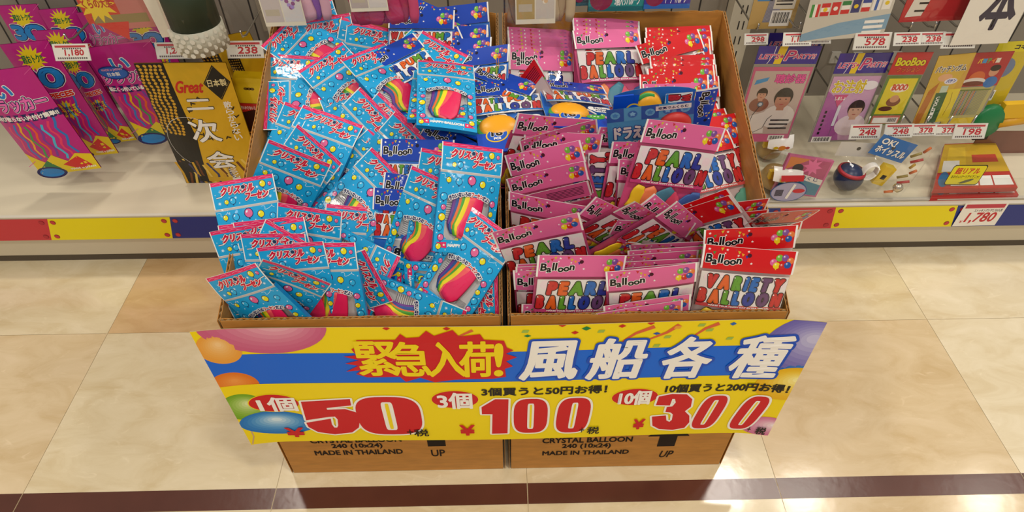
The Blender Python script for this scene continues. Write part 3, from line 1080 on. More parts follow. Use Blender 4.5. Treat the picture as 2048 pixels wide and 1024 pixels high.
LCOL = {'R': ink(0xC4262A), 'O': ink(0xDD5F22), 'G': ink(0x5C9A2E), 'B': ink(0x1666B8), 'N': ink(0x263A96), 'P': ink(0x64406E)}
DARKL = {'R': ink(0x8E161E), 'O': ink(0xA03C12), 'G': ink(0x3A6A1C), 'B': ink(0x0E447E), 'N': ink(0x18246A), 'P': ink(0x44284C)}
def bubble(mb, s, cols, box, z, b1, sh=0):
    """fat outlined bubble letters"""
    n = len(s)
    x0, y0, x1, y1 = box
    tot = sum((glyphs(c)[3][2] - glyphs(c)[3][0]) for c in s)
    gap = (x1 - x0) * .062
    k = ((x1 - x0) - gap * (n - 1)) / tot
    x = x0
    q = 0
    for c, cc in zip(s, cols):
        b = glyphs(c)[3]
        ww = (b[2] - b[0]) * k
        bx = (x + b1 * .25, y0 + b1 * .7, x + ww - b1 * .25, y1 - b1 * .7)
        mb.text(c, bx, z + (q % 2) * .03, BLACK, b1 * 1.22, 12, sh)
        mb.text(c, bx, z + .1 + (q % 2) * .03, LCOL[cc], b1 * .8, 12, sh)
        mb.text(c, bx, z + .2 + (q % 2) * .03, DARKL[cc], b1 * .54, 10, sh)
        mb.text(c, bx, z + .28 + (q % 2) * .03, LCOL[cc], b1 * .43, 10, sh)
        mb.ell(x + b1 * .2, y1 - b1 * .9, b1 * .28, b1 * .4, z + .4, WHITE, 8, .6)
        x += ww + gap
        q += 1

def pack_label(word, cols, tail, foot):
    mb = MB()
    W = 57.0
    pale = ink(0xE4DEDC)
    mb.grid(lerp(-W, W, 14), lerp(-56, -5, 8), -.6, pale)
    mb.grid(lerp(-W, W, 14), lerp(-62, -56, 2), -.6, ink(foot))
    mb.grid(lerp(-W, W, 14), lerp(-62, -5, 6), -1.0, ink(0xD9C6CA), flip=True)
    for x, y, r in ((-46, -14, 7), (-30, -9, 4), (48, -18, 6), (38, -11, 4), (-50, -34, 4)):
        mb.ell(x, y, r, r * 1.1, -.5, ink(0xE9D6DB), 12)
    bubble(mb, word, cols, (-42, -31, 40, -8) if len(word) == 5 else (-48, -31, 50, -8), -.4, 2.9, .1)
    bubble(mb, 'BALLOON', 'ROGBNPR', (-55, -55.5, 53, -32), -.3, 3.0, .05)
    mb.text('MAKES YOUR HAPPY DAY EXTRA SPECIAL', (-40, -60, 42, -57.6), -.4, WHITE, .18, 5)
    return mb

def pack_pouch(tint, th=7.0):
    mb = MB()
    W, Ht = 60.0, 118.0
    bkm = ink(tint, .4)
    mb.grid(lerp(-W, W, 10), lerp(-Ht, 0, 12), -th, bkm, flip=True)
    mb.grid(lerp(-W + .5, W - .5, 10), lerp(-Ht, 0, 12), -th + .25, bkm)
    mb.grid(lerp(-W, W, 10), lerp(-Ht, -Ht + 3, 1), -.8, bkm)
    return mb

PAS = {'P': (0xE7C51E, 0xE8824E, 0x3E7E94, 0xD84E6E, 0x2E5CA0), 'R': (0xDCBE20, 0xE0868A, 0x8E94B4, 0xE8E6E0, 0x58A088)}
def pack_balloon(i, kind):
    mb = MB()
    h = PAS[kind][i]
    r = random.Random(i * 5 + (kind == 'R'))
    x0 = -48 + i * 20
    cl = []
    for k in range(8):
        t = k / 7
        cl.append((x0 + 17 * t + 5 * math.sin(t * 5 + i), -66 - (t * 40 if i % 2 else (1 - t) * 38) - r.uniform(0, 3), 4 + 8.5 * math.sin(PI * min(1, t * .8 + .12))))
    flat_balloon(mb, cl, -3.6 + .5 * (i % 3), rubber(h), 3.2)
    return mb

WCOL = 0x0B3FAE
def water_label():
    mb = MB()
    W = 57.0
    mb.grid(lerp(-W, W, 14), lerp(-46, -5, 8), -.4, ink(0xE8E6E6))
    mb.grid(lerp(-W, W, 14), lerp(-46, -5, 6), -.9, ink(0xC8C6C6), flip=True)
    bubble(mb, 'WATER', 'ROGBN', (-54, -21, -6, -7), -.2, 1.7, .05)
    bubble(mb, 'PUMP', 'OOGB', (2, -21, 52, -7), -.2, 1.7, .05)
    bubble(mb, 'BALLOON', 'ROGBNPR', (-54, -42, 53, -23), -.15, 2.5, .05)
    pts = [(-W + 114 * i / 20, -44 + 3.2 * math.sin(PI * i / 20)) for i in range(21)]
    mb.ribbon(pts, 3.4, .1, ink(0x1A78C8))
    return mb

def water_pouch():
    mb = MB()
    W, Ht = 60.0, 125.0
    bk = ink(0xB8C4D6, .4)
    blue = ink(0x0A49C0)
    mb.grid(lerp(-W, W, 10), lerp(-Ht, 0, 12), -14, bk, flip=True)
    mb.grid(lerp(-W + .5, W - .5, 10), lerp(-Ht, 0, 12), -13.7, ink(0x2A6CC8))
    mb.grid(lerp(-W, W, 12), lerp(-Ht, -95, 6), 0, blue)
    mb.poly([(-60, -95), (60, -95), (60, -92), (40, -90), (10, -94), (-10, -94), (-40, -88), (-60, -86)][::-1], .05, blue)
    for x in (-W, W):
        mb.add([(x, y, z) for y in lerp(-Ht, -95, 6) for z in (0, -3)], [(2 * i, 2 * i + 1, 2 * i + 3, 2 * i + 2) for i in range(6)], blue)
    mb.add([(x, -Ht, z) for x in lerp(-W, W, 8) for z in (0, -2)], [(2 * i, 2 * i + 1, 2 * i + 3, 2 * i + 2) for i in range(8)], blue)
    mb.ell(-27, -92, 19, 14.5, .3, ink(0xEFC31C), 30, .25)
    mb.ell(-27, -92, 16.8, 12.4, .36, ink(0x1458C4), 30, .25)
    for z, m, b in ((.45, WHITE, 1.9), (.55, BLACK, 1.0)):
        mb.text('18', (-36, -94, -19, -82.5), z, m, b, 10, .1)
    mb.text('PCS', (-33, -101.5, -22, -97.5), .5, WHITE, .4, 6)
    mb.ell(16, -91, 16, 6.4, .3, ink(0x4AA82C), 24, .1)
    for x in (8, 14, 20):
        mb.ell(x, -90, 2.4, 1.2, .36, WHITE, 10, .3)
    for i, (x, y) in enumerate(((30, -84), (36, -89), (43, -85), (48, -91), (38, -94), (53, -86))):
        h = (0x6FB43A, 0xD9609A, 0xE07A3C, 0xC8281E, 0xE7CF1E, 0x7E4C98)[i]
        mb.ell(x, y, 4, 4.4, .3 + i * .03, ink(h), 14)
        mb.ell(x - 1.2, y + 1.6, 1.3, 1.5, .32 + i * .03, WHITE, 8)
    for dx, dy, rx, ry in ((0, 0, 22, 8), (-18, 1, 8, 6), (18, -2, 9, 6.5), (8, 5, 12, 5), (-8, -4, 12, 5)):
        mb.ell(33 + dx, -66 + dy, rx * .82, ry, .3, WHITE, 20)
    mb.text('水を入れて遊ぶ', (18, -65.5, 48, -61), .4, NAVY, .3, 5)
    mb.text('ふうせんだよ!', (20, -72, 46, -67.2), .4, NAVY, .3, 5)
    return mb

def water_pump():
    mb = MB()
    m = plain(0xF0A818, .35)
    R, n, c = 30, 40, (-22, -70)
    prof = [(0, 6), (.3, 5.9), (.55, 5.2), (.8, 3.2), (.95, 0.5), (1, -2), (1, -11)]
    rings = []
    for r, z in prof[1:]:
        rings.append([(c[0] + R * r * math.cos(2 * PI * i / n) * 1.08, c[1] + R * r * .8 * math.sin(2 * PI * i / n), -3 + z + (.5 if i % 2 and .25 < r < .96 else 0)) for i in range(n)])
    mb.loft(rings, m)
    return mb

def water_balloon(i):
    mb = MB()
    h = (0xC83A8E, 0x6A3C9E, 0x2060B8, 0x3E9E48, 0xD8442A)[i]
    cl = []
    for k in range(8):
        t = k / 7
        if i == 3:
            cl.append((-52 + 3 * t, -62 - 26 * t, 3 + 5 * math.sin(PI * t)))
        elif i == 2:
            cl.append((26 + 12 * t, -74 - 12 * t, 2 + 4 * math.sin(PI * t)))
        else:
            cl.append((8 + i * 7 + 20 * t, -74 - 5 * i * .5 - 14 * t, 3 + 5 * math.sin(PI * t)))
    flat_balloon(mb, cl, -7 + i * .6, rubber(h), 4)
    return mb

def water_straw():
    mb = MB()
    mb.tube([(8, -66, -2), (20, -80, -1.5)], 1.3, plain(0xE9E6E2, .3))
    return mb

def shape(kind, ph, hb, pb, cx, tw, bulge, slim=False):
    """bend of one pack: hb header bends back, pb pouch bends, cx curls across, tw twists, bulge swells the pouch"""
    W = {'C': 46.0}.get(kind, 60.0)
    def fn(x, y, z):
        X = x / W
        dz = cx * X * X + tw * X * (y + ph * .5) / ph
        if y > 0:
            dz -= hb * (y / 36.0) ** 1.6
        else:
            t = -y / ph
            k = z > -5.0 if kind != 'W' else z > -10
            if kind == 'W' and z < -10:
                z = z * ((.12 if slim else .12 + .88 * math.sin(PI * min(1, t)) ** .6)) - 1
            dz -= pb * (t ** 1.8)
            if k:
                dz += bulge * math.sin(PI * min(1, t * 1.02)) ** .7 * max(0, 1 - X * X) if t < 1 else 0
        return (x, y + ph, z + dz)
    return fn

PH = {'C': 116.0, 'P': 118.0, 'R': 118.0, 'W': 125.0}
SRC = {}
def parts_of(kind, var):
    """meshes of one kind of pack in one bend, shared by its copies: (name, mesh, parent part, label)"""
    key = (kind, var)
    if key in SRC:
        return SRC[key]
    slim = var >= 10
    v = var % 10
    ph = PH[kind]
    bends = [(1.0, 2, 0, 0), (5, -3, -1.5, 2.5), (-1.5, 5, 2.0, -2.5), (14, -6, 0, 1)]
    hb, pb, cx, tw = bends[v]
    if slim:
        hb, pb, cx, tw = (1.5, 0, .6, 0)
    fn = shape(kind, ph, hb, pb, cx, tw, {'C': 3.2, 'P': 3.0, 'R': 3.0, 'W': 4.0}[kind] * (.25 if slim else 1), slim)
    L = []
    if kind == 'C':
        L.append(('header_card', crystal_header().mesh('header_card', fn), None, None))
        L.append(('pouch', crystal_pouch().mesh('pouch', fn), None, None))
        if not slim:
            L.append(('insert_card', crystal_insert().mesh('insert_card', fn), None, None))
            nm = ('hot pink', 'coral', 'yellow', 'green', 'orange', 'blue', 'purple')
            for i in range(7):
                L.append(('balloon', crystal_balloon(i, v % 3).mesh('balloon', fn), None, nm[i] + ' balloon, not blown up'))
            L.append(('clear_window', film(33.2, -98.2, -33.8, .05).mesh('clear_window', fn), None, None))
    elif kind in 'PR':
        hd = pack_header(0xDC669B) if kind == 'P' else pack_header(0xD0141C)
        L.append(('header_card', hd.mesh('header_card', fn), None, None))
        lb = pack_label('PEARL', 'ROGBN', 0, 0xC4447C) if kind == 'P' else pack_label('VARIETY', 'ROGBBPR', 0, 0xC84A4A)
        L.append(('label_card', lb.mesh('label_card', fn), None, None))
        L.append(('pouch', pack_pouch(0xC8507E if kind == 'P' else 0xC9B4B2, 3.0 if slim else 7.0).mesh('pouch', fn), None, None))
        if not slim:
            nm = {'P': ('yellow', 'orange', 'teal', 'pink', 'blue'), 'R': ('yellow', 'pale pink', 'grey blue', 'white', 'green')}[kind]
            for i in range(5):
                L.append(('balloon', pack_balloon(i, kind).mesh('balloon', fn), None, nm[i] + ' balloon, not blown up'))
            L.append(('clear_sleeve', film(60, -118, 0, .5).mesh('clear_sleeve', fn), None, None))
    elif kind == 'W':
        L.append(('header_card', pack_header(WCOL).mesh('header_card', fn), None, None))
        L.append(('label_card', water_label().mesh('label_card', fn), None, None))
        L.append(('pouch', water_pouch().mesh('pouch', fn), None, None))
        if not slim:
            L.append(('hand_pump', water_pump().mesh('hand_pump', fn), None, 'round ribbed yellow water pump'))
            nm = ('pink', 'purple', 'blue', 'green', 'red')
            for i in range(5):
                L.append(('balloon', water_balloon(i).mesh('balloon', fn), None, nm[i] + ' balloon, not blown up'))
            L.append(('pump_straw', water_straw().mesh('pump_straw', fn), None, None))
            L.append(('clear_sleeve', film(60, -125, 0, 1.2).mesh('clear_sleeve', fn), None, None))
    SRC[key] = L
    return L

NAME = {'C': 'crystal_balloon_bag', 'P': 'pearl_balloon_pack', 'R': 'variety_balloon_pack', 'W': 'water_balloon_pack'}
GRP = {'C': 'light blue crystal balloon bags in the left carton', 'P': 'pink pearl balloon packs in the right carton', 'R': 'red variety balloon packs in the right carton', 'W': 'dark blue water pump balloon packs'}

def put_pack(kind, var, back, pos, quat, label):
    ph = PH[kind] * .001
    R = Quaternion(quat).normalized().to_matrix()
    if back:
        R = R @ Matrix.Rotation(PI, 3, 'Y')
    s = .958 if kind == 'W' else 1.0
    p = Vector(pos) - R @ Vector((0, ph * s, 0))
    e = empty(NAME[kind], label, 'balloon pack', Matrix.Translation(p) @ R.to_4x4() @ Matrix.Scale(s, 4), None, GRP[kind])
    for nm, me, par, lb in parts_of(kind, var):
        o = link(nm, me, e)
        if lb:
            o['label'] = lb
    return e

PACKS = [
    ('C', 0, 0, (-0.3296, 0.5141, 0.6008), (0.9029, 0.4114, -0.0567, 0.1107), 'crystal bag at the top of the left heap, tucked behind the topmost front one'),
    ('C', 1, 0, (-0.3239, 0.5134, 0.6065), (0.9090, 0.3831, -0.0713, 0.1480), 'topmost crystal bag of the left heap, under the purple garland pack'),
    ('C', 2, 0, (-0.2976, 0.4935, 0.5918), (0.9087, 0.4059, -0.0018, 0.0980), 'crystal bag just below the topmost one, header cut off by its right neighbour'),
    ('C', 0, 0, (-0.2374, 0.4914, 0.5832), (0.9172, 0.3714, 0.1357, -0.0485), 'crystal bag with only its left end showing, behind the one under the pink garland pack'),
    ('C', 1, 0, (-0.2236, 0.4863, 0.5811), (0.9112, 0.3896, 0.1317, -0.0219), 'crystal bag directly under the pink garland pack, tilted down to the right'),
    ('C', 2, 0, (-0.3469, 0.4795, 0.5964), (0.8476, 0.2515, -0.0782, 0.4606), 'crystal bag tilted steeply upward at the back left corner of the left carton'),
    ('C', 0, 0, (-0.3547, 0.4213, 0.5605), (0.9219, 0.3829, -0.0144, -0.0569), 'level crystal bag at the left carton side, below the steeply tilted corner one'),
    ('C', 1, 0, (-0.3551, 0.3963, 0.5409), (0.9362, 0.3484, -0.0039, -0.0464), 'half covered level crystal bag, second below the corner one on the left side'),
    ('C', 2, 0, (-0.3510, 0.3721, 0.5387), (0.6569, 0.1870, -0.1647, 0.7116), 'crystal bag turned on its side with white glare, by the left carton wall'),
    ('C', 0, 0, (-0.3089, 0.3850, 0.5398), (0.9451, 0.2801, 0.0395, -0.1637), 'crystal bag with crooked red lettering beside the sideways glaring one'),
    ('C', 1, 0, (-0.3468, 0.3421, 0.5094), (0.9573, 0.2817, -0.0155, -0.0623), 'mostly hidden crystal bag beneath the sideways glaring one, left wall'),
    ('C', 2, 0, (-0.3255, 0.3275, 0.5158), (0.9514, 0.2559, 0.0541, -0.1627), 'crystal bag with small visible header left of the large tilted one in mid heap'),
    ('C', 0, 0, (-0.2781, 0.4204, 0.5703), (0.8970, 0.2663, -0.0394, 0.3506), 'crystal bag tilted up to the right, below the second topmost, dark hang hole'),
    ('C', 1, 0, (-0.2456, 0.3649, 0.5365), (0.9390, 0.2790, 0.0187, 0.2001), 'crystal bag with white glare, wedged under the upward tilted one in the upper heap'),
    ('C', 2, 0, (-0.1893, 0.3114, 0.5288), (0.8317, 0.3993, 0.1041, -0.3716), 'crystal bag with only a header corner showing under the steep one in mid heap'),
    ('C', 0, 0, (-0.2213, 0.3138, 0.5370), (0.8299, 0.3944, 0.1356, -0.3706), 'crystal bag sloping steeply down to the right in the middle of the heap'),
    ('C', 1, 0, (-0.1241, 0.2942, 0.4861), (0.7594, 0.5258, 0.3413, -0.1742), 'crystal bag peeking out below the pink balloon bag, above the long blue water pack'),
    ('C', 2, 0, (-0.1618, 0.2849, 0.5085), (0.8306, 0.4168, 0.1699, -0.3278), 'steeply sloping crystal bag just above the left end of the long blue water pack'),
    ('C', 0, 0, (-0.2926, 0.2977, 0.5276), (0.9333, 0.2886, 0.0571, -0.2058), 'crystal bag whose left end shows behind the broad glaring one in mid heap'),
    ('C', 1, 0, (-0.2767, 0.2921, 0.5297), (0.9314, 0.3057, 0.0338, -0.1946), 'broad crystal bag with a streak of glare across it in mid heap'),
    ('C', 2, 0, (-0.2996, 0.2358, 0.5203), (0.8176, 0.4413, 0.0524, -0.3661), 'steep crystal bag between the broad glaring one and the large left one'),
    ('C', 0, 0, (-0.3103, 0.1926, 0.5342), (0.7321, 0.6242, 0.2184, -0.1636), 'large crystal bag left of mid heap, header fully visible and sloping right'),
    ('C', 1, 0, (-0.2076, 0.2668, 0.4932), (0.8288, 0.3991, 0.1647, -0.3560), 'crystal bag with blue and green balloons lying diagonally left of the blue water pack'),
    ('C', 2, 0, (-0.1951, 0.2127, 0.4918), (0.8401, 0.3752, 0.1398, -0.3658), 'crystal bag with purple and orange balloons, lower of the two diagonal ones'),
    ('C', 0, 0, (-0.3722, 0.1549, 0.5071), (0.8882, 0.4530, -0.0144, 0.0749), 'crystal bag sticking out over the left carton wall in front of gold cracker packs'),
    ('C', 1, 0, (-0.2268, 0.1613, 0.4447), (0.8637, 0.4703, 0.1807, 0.0141), 'crystal bag with only the right half of its header showing, left of stacked blue packs'),
    ('C', 2, 0, (-0.2848, 0.2001, 0.4539), (0.1656, 0.0770, 0.2588, -0.9485), 'crystal bag turned upside down among the front left bags'),
    ('C', 0, 0, (-0.2787, 0.1136, 0.4880), (0.8220, 0.5627, 0.0188, -0.0859), 'level crystal bag in the front left group, right of the overhanging one'),
    ('C', 1, 0, (-0.3583, 0.1028, 0.4692), (0.8359, 0.5451, -0.0362, 0.0530), 'crystal bag whose thin pink edge shows behind the leftmost front one'),
    ('C', 2, 0, (-0.3629, 0.0993, 0.4680), (0.8299, 0.5536, -0.0288, 0.0632), 'leftmost front crystal bag leaning over the carton edge above the floor'),
    ('C', 0, 0, (-0.3322, 0.1001, 0.4775), (0.8460, 0.5307, -0.0370, 0.0353), 'narrow visible crystal bag, second from the left in the front left row'),
    ('C', 1, 0, (-0.3201, 0.0958, 0.4758), (0.8411, 0.5355, -0.0575, 0.0500), 'narrow visible crystal bag, third from the left in the front left row'),
    ('C', 2, 0, (-0.3225, 0.0851, 0.4648), (0.8445, 0.5337, -0.0400, -0.0205), 'narrow visible crystal bag, fourth from the left in the front left row, lower'),
    ('C', 0, 0, (-0.3120, 0.0832, 0.4688), (0.8130, 0.5169, 0.0658, -0.2598), 'crystal bag sloping right with half its title visible in the front left row'),
    ('C', 1, 0, (-0.2490, 0.0634, 0.4642), (0.8112, 0.5824, -0.0527, -0.0074), 'crystal bag standing upright by the front, its left half behind another header'),
    ('C', 2, 0, (-0.2899, 0.0637, 0.4663), (0.8191, 0.5721, -0.0318, 0.0280), 'nearly level crystal bag in the front row, whole title readable'),
    ('C', 0, 0, (-0.2100, 0.1038, 0.4152), (0.4741, 0.2246, 0.3218, -0.7882), 'crystal bag turned sideways with pink edge facing right, by the big pink balloon'),
    ('C', 1, 0, (-0.2181, 0.0765, 0.4209), (0.5952, 0.5765, 0.2782, -0.4858), 'crystal bag standing on end in the front, title running downward'),
    ('C', 2, 0, (-0.2889, 0.0262, 0.4772), (0.6269, 0.7276, 0.1625, -0.2261), 'foreshortened crystal bag sloping right behind the front left corner bag'),
    ('C', 0, 0, (-0.3374, 0.0236, 0.4056), (0.7737, 0.6254, -0.0820, 0.0591), 'buried crystal bag at the bottom of the front left carton corner'),
    ('C', 1, 0, (-0.3461, 0.0193, 0.4658), (0.6973, 0.6774, -0.1980, 0.1251), 'front left corner crystal bag fanning out over the carton, red balloon inside'),
    ('C', 2, 0, (-0.0823, 0.1834, 0.5251), (0.8786, 0.4518, -0.0460, -0.1475), 'small crystal bag behind the upright pair, right of the blue water packs'),
    ('C', 0, 0, (-0.1079, 0.1650, 0.4997), (0.8393, 0.4881, -0.0329, -0.2372), 'tilted crystal bag with yellow and large pink balloons, left of the tall upright one'),
    ('C', 1, 0, (-0.0443, 0.1689, 0.5494), (0.8632, 0.4549, 0.2168, 0.0316), 'tall upright crystal bag with blue, yellow and coral balloons at right of the heap'),
    ('C', 2, 0, (-0.0690, 0.0529, 0.3852), (0.5359, 0.3948, 0.1828, -0.7235), 'crystal bag mostly buried beneath the front diagonal one'),
    ('C', 0, 0, (-0.0457, 0.0585, 0.4116), (0.5578, 0.4421, 0.1848, -0.6776), 'crystal bag on edge in the front right corner of the left carton'),
    ('C', 1, 0, (-0.0367, 0.0957, 0.4759), (0.8296, 0.4486, -0.0275, -0.3312), 'front diagonal crystal bag with an orange balloon neck and large pink balloon'),
    ('C', 2, 0, (-0.1047, 0.0326, 0.3680), (0.4759, 0.3302, 0.3040, -0.7564), 'crystal bag lying sideways against the front carton edge, purple and green balloons'),
    ('C', 0, 0, (-0.2039, 0.4120, 0.5840), (0.8972, 0.1951, 0.1131, 0.3797), 'crystal bag with dark blue and red balloons in the upper middle of the heap'),
    ('C', 1, 0, (-0.1331, 0.4592, 0.5832), (0.9267, 0.2228, 0.1297, -0.2732), 'crystal bag behind another sloping one, just under the upper blue packs'),
    ('C', 2, 0, (-0.1142, 0.4453, 0.5763), (0.9386, 0.2202, 0.0779, -0.2539), 'crystal bag sloping right with dark hole, above the pink balloon bag'),
    ('C', 0, 0, (-0.0999, 0.3943, 0.5711), (0.9996, 0.0065, 0.0264, 0.0071), 'crystal bag partly hidden behind the left side of the pink balloon bag'),
    ('C', 1, 0, (-0.0875, 0.3684, 0.5908), (0.9881, 0.1079, 0.1052, 0.0315), 'crystal bag lying flat on top, yellow and big pink balloons, happy balloon ribbon'),
    ('W', 10, 0, (-0.0754, 0.5123, 0.6076), (0.8919, 0.4440, -0.0848, -0.0089), 'rearmost blue water pack at the back right corner of the left carton'),
    ('W', 10, 0, (-0.1147, 0.5112, 0.6064), (0.9056, 0.3631, 0.0673, -0.2088), 'blue water pack sloping down to the right near the back of the left carton'),
    ('W', 10, 0, (-0.0790, 0.4821, 0.5858), (0.9261, 0.3684, -0.0700, -0.0420), 'blue water pack with mostly covered header, behind two others by the carton divide'),
    ('W', 10, 0, (-0.1370, 0.5038, 0.6062), (0.9310, 0.3626, -0.0226, -0.0351), 'level blue water pack right behind the pink garland pack'),
    ('W', 10, 0, (-0.1139, 0.4667, 0.5728), (0.9253, 0.3220, -0.1194, 0.1609), 'blue water pack tilted up to the right behind the sloping crystal bag'),
    ('W', 10, 0, (-0.0735, 0.4585, 0.5773), (0.9480, 0.3073, -0.0682, -0.0465), 'blue water pack by the carton divide, middle of three stacked headers'),
    ('W', 10, 0, (-0.0425, 0.4346, 0.5730), (0.9507, 0.2712, -0.1344, -0.0681), 'blue water pack by the carton divide, lowest of three stacked headers'),
    ('W', 10, 0, (-0.1750, 0.4326, 0.5845), (0.9161, 0.2320, 0.0200, 0.3264), 'blue water pack tilted between crystal bags, letters UMP showing'),
    ('W', 10, 0, (-0.0025, 0.3832, 0.5643), (0.9574, 0.1079, -0.0048, -0.2677), 'blue water pack with humped header above the one showing 18 pieces'),
    ('W', 2, 0, (0.0061, 0.3609, 0.5603), (0.9937, 0.0892, -0.0009, 0.0672), 'blue water pack lying open with yellow pump, big title and number 18'),
    ('W', 0, 0, (0.1188, 0.3708, 0.5599), (0.9937, -0.0345, 0.0887, 0.0585), 'blue water pack lying flat with bulging yellow pump, in the right carton'),
    ('W', 1, 0, (0.2843, 0.2619, 0.5691), (0.4752, 0.5436, 0.5254, -0.4502), 'blue water pack turned sideways, header at right, in the right carton'),
    ('W', 10, 0, (-0.0876, 0.2680, 0.5184), (0.8975, 0.2966, -0.0584, -0.3211), 'dark blue water pack in shade beneath the pink balloon bag'),
    ('W', 10, 0, (-0.1319, 0.2427, 0.5177), (0.9141, 0.4025, -0.0317, -0.0367), 'long blue water pack with full header in the middle of the crystal bags'),
    ('W', 10, 0, (-0.1297, 0.1847, 0.4894), (0.8826, 0.4468, -0.0804, -0.1224), 'upper of two small visible blue headers below the long blue water pack'),
    ('W', 10, 0, (-0.1449, 0.1738, 0.4734), (0.8845, 0.4467, -0.0986, -0.0915), 'lower of two small visible blue headers below the long blue water pack'),
    ('W', 10, 0, (0.0066, 0.4509, 0.2869), (0.6452, 0.4048, 0.5347, 0.3660), 'blue water pack seen edge on, right of the tall upright crystal bag'),
    ('P', 10, 0, (0.0696, 0.4942, 0.5708), (0.8788, 0.4629, 0.1071, 0.0446), 'seventh pearl pack of the upright stack in the back left of the right carton'),
    ('P', 10, 0, (0.0697, 0.4874, 0.5676), (0.8723, 0.4695, 0.1250, 0.0557), 'sixth pearl pack of the upright stack in the back left of the right carton'),
    ('P', 10, 0, (0.0707, 0.4804, 0.5649), (0.8898, 0.4382, 0.1150, 0.0556), 'fifth pearl pack of the upright stack in the back left of the right carton'),
    ('P', 10, 0, (0.0706, 0.4727, 0.5619), (0.8803, 0.4537, 0.1254, 0.0591), 'fourth pearl pack of the upright stack in the back left of the right carton'),
    ('P', 10, 0, (0.0713, 0.4663, 0.5587), (0.8939, 0.4287, 0.1177, 0.0581), 'third pearl pack of the upright stack in the back left of the right carton'),
    ('P', 10, 0, (0.0711, 0.4560, 0.5571), (0.8828, 0.4451, 0.1353, 0.0654), 'second pearl pack of the upright stack in the back left of the right carton'),
    ('P', 1, 0, (0.0718, 0.4494, 0.5541), (0.8956, 0.4180, 0.1353, 0.0701), 'front pearl pack of the upright stack in the back left of the right carton'),
    ('P', 10, 0, (0.1853, 0.4967, 0.5889), (0.9204, 0.3876, 0.0438, 0.0274), 'pearl pack third behind the titled one in the back middle stack'),
    ('P', 10, 0, (0.1854, 0.4866, 0.5869), (0.9316, 0.3565, 0.0575, 0.0421), 'pearl pack second behind the titled one in the back middle stack'),
    ('P', 10, 0, (0.1855, 0.4773, 0.5843), (0.9352, 0.3405, 0.0767, 0.0604), 'pearl pack first behind the titled one in the back middle stack'),
    ('P', 10, 0, (0.1963, 0.4697, 0.5524), (0.9298, 0.3406, 0.0782, 0.1159), 'pearl pack whose right end shows between the back middle stack and red stack'),
    ('P', 0, 0, (0.1857, 0.4681, 0.5851), (0.9503, 0.2982, 0.0540, 0.0718), 'pearl pack with whole title facing forward in the back middle stack'),
    ('R', 10, 0, (0.3127, 0.4822, 0.5799), (0.9284, 0.3656, 0.0394, 0.0524), 'red header third behind the readable one in the back red stack'),
    ('R', 10, 0, (0.3113, 0.4727, 0.5748), (0.9280, 0.3694, 0.0363, 0.0330), 'red header second behind the readable one in the back red stack'),
    ('R', 10, 0, (0.3066, 0.4572, 0.5707), (0.9283, 0.3626, 0.0671, 0.0474), 'red header first behind the readable one in the back red stack'),
    ('R', 1, 0, (0.2958, 0.4501, 0.5782), (0.9057, 0.3869, 0.0365, 0.1691), 'red pack with large title readable, left in the back red stack'),
    ('R', 10, 0, (0.3126, 0.4276, 0.5540), (0.9183, 0.3854, 0.0650, 0.0634), 'sixth red header from the front in the close row before the readable red pack'),
    ('R', 10, 0, (0.3102, 0.4134, 0.5514), (0.9092, 0.3996, 0.0864, 0.0790), 'fifth red header from the front in the close row before the readable red pack'),
    ('R', 10, 0, (0.3124, 0.4059, 0.5459), (0.9100, 0.4017, 0.0756, 0.0698), 'fourth red header from the front in the close row before the readable red pack'),
    ('R', 10, 0, (0.3045, 0.3965, 0.5485), (0.9105, 0.4045, 0.0553, 0.0661), 'second red header from the front in the close row before the readable red pack'),
    ('R', 10, 0, (0.3129, 0.3843, 0.5362), (0.9079, 0.4078, 0.0717, 0.0649), 'third red header from the front in the close row before the readable red pack'),
    ('R', 10, 0, (0.2885, 0.3780, 0.5449), (0.9168, 0.3951, 0.0511, 0.0284), 'front red header from the front in the close row before the readable red pack'),
    ('P', 2, 0, (0.2905, 0.3652, 0.5353), (0.9160, 0.3876, 0.0767, 0.0697), 'pink pack lying flat in front of the back red stack'),
    ('R', 10, 0, (0.3118, 0.3321, 0.5126), (0.9479, 0.2873, 0.0524, 0.1276), 'fourth red header from the front in the short row beside the sideways blue pack'),
    ('R', 10, 0, (0.3246, 0.3256, 0.5071), (0.9498, 0.2832, 0.0442, 0.1252), 'third red header from the front in the short row beside the sideways blue pack'),
    ('R', 10, 0, (0.3389, 0.3124, 0.5057), (0.9533, 0.2763, 0.0294, 0.1182), 'second red header from the front in the short row beside the sideways blue pack'),
    ('R', 10, 0, (0.3361, 0.2948, 0.4967), (0.9519, 0.2797, 0.0348, 0.1205), 'front red header from the front in the short row beside the sideways blue pack'),
    ('R', 1, 0, (0.3207, 0.2762, 0.4970), (0.9495, 0.2827, 0.0256, 0.1338), 'red pack right behind the large tilted pearl pack, white label askew'),
    ('P', 2, 0, (0.2500, 0.1845, 0.5797), (0.7831, 0.6127, 0.1001, -0.0371), 'large pearl pack leaning toward the viewer, whole title, middle of right carton'),
    ('P', 0, 0, (0.2305, 0.1898, 0.5103), (0.7473, 0.6567, -0.0821, -0.0591), 'pearl pack right below the large leaning one, its header hidden'),
    ('P', 1, 0, (0.0717, 0.2473, 0.5562), (0.6309, 0.7580, 0.1652, -0.0134), 'pearl pack in shade below the flat bulging blue water pack'),
    ('P', 2, 0, (0.0886, 0.2488, 0.5386), (0.6453, 0.7545, -0.0280, 0.1167), 'pearl pack tilted up to the right, second behind the bright level one'),
    ('P', 0, 0, (0.1985, 0.2579, 0.5285), (0.6632, 0.7418, 0.0987, -0.0117), 'pearl pack of which a small piece shows left of the light blue pack'),
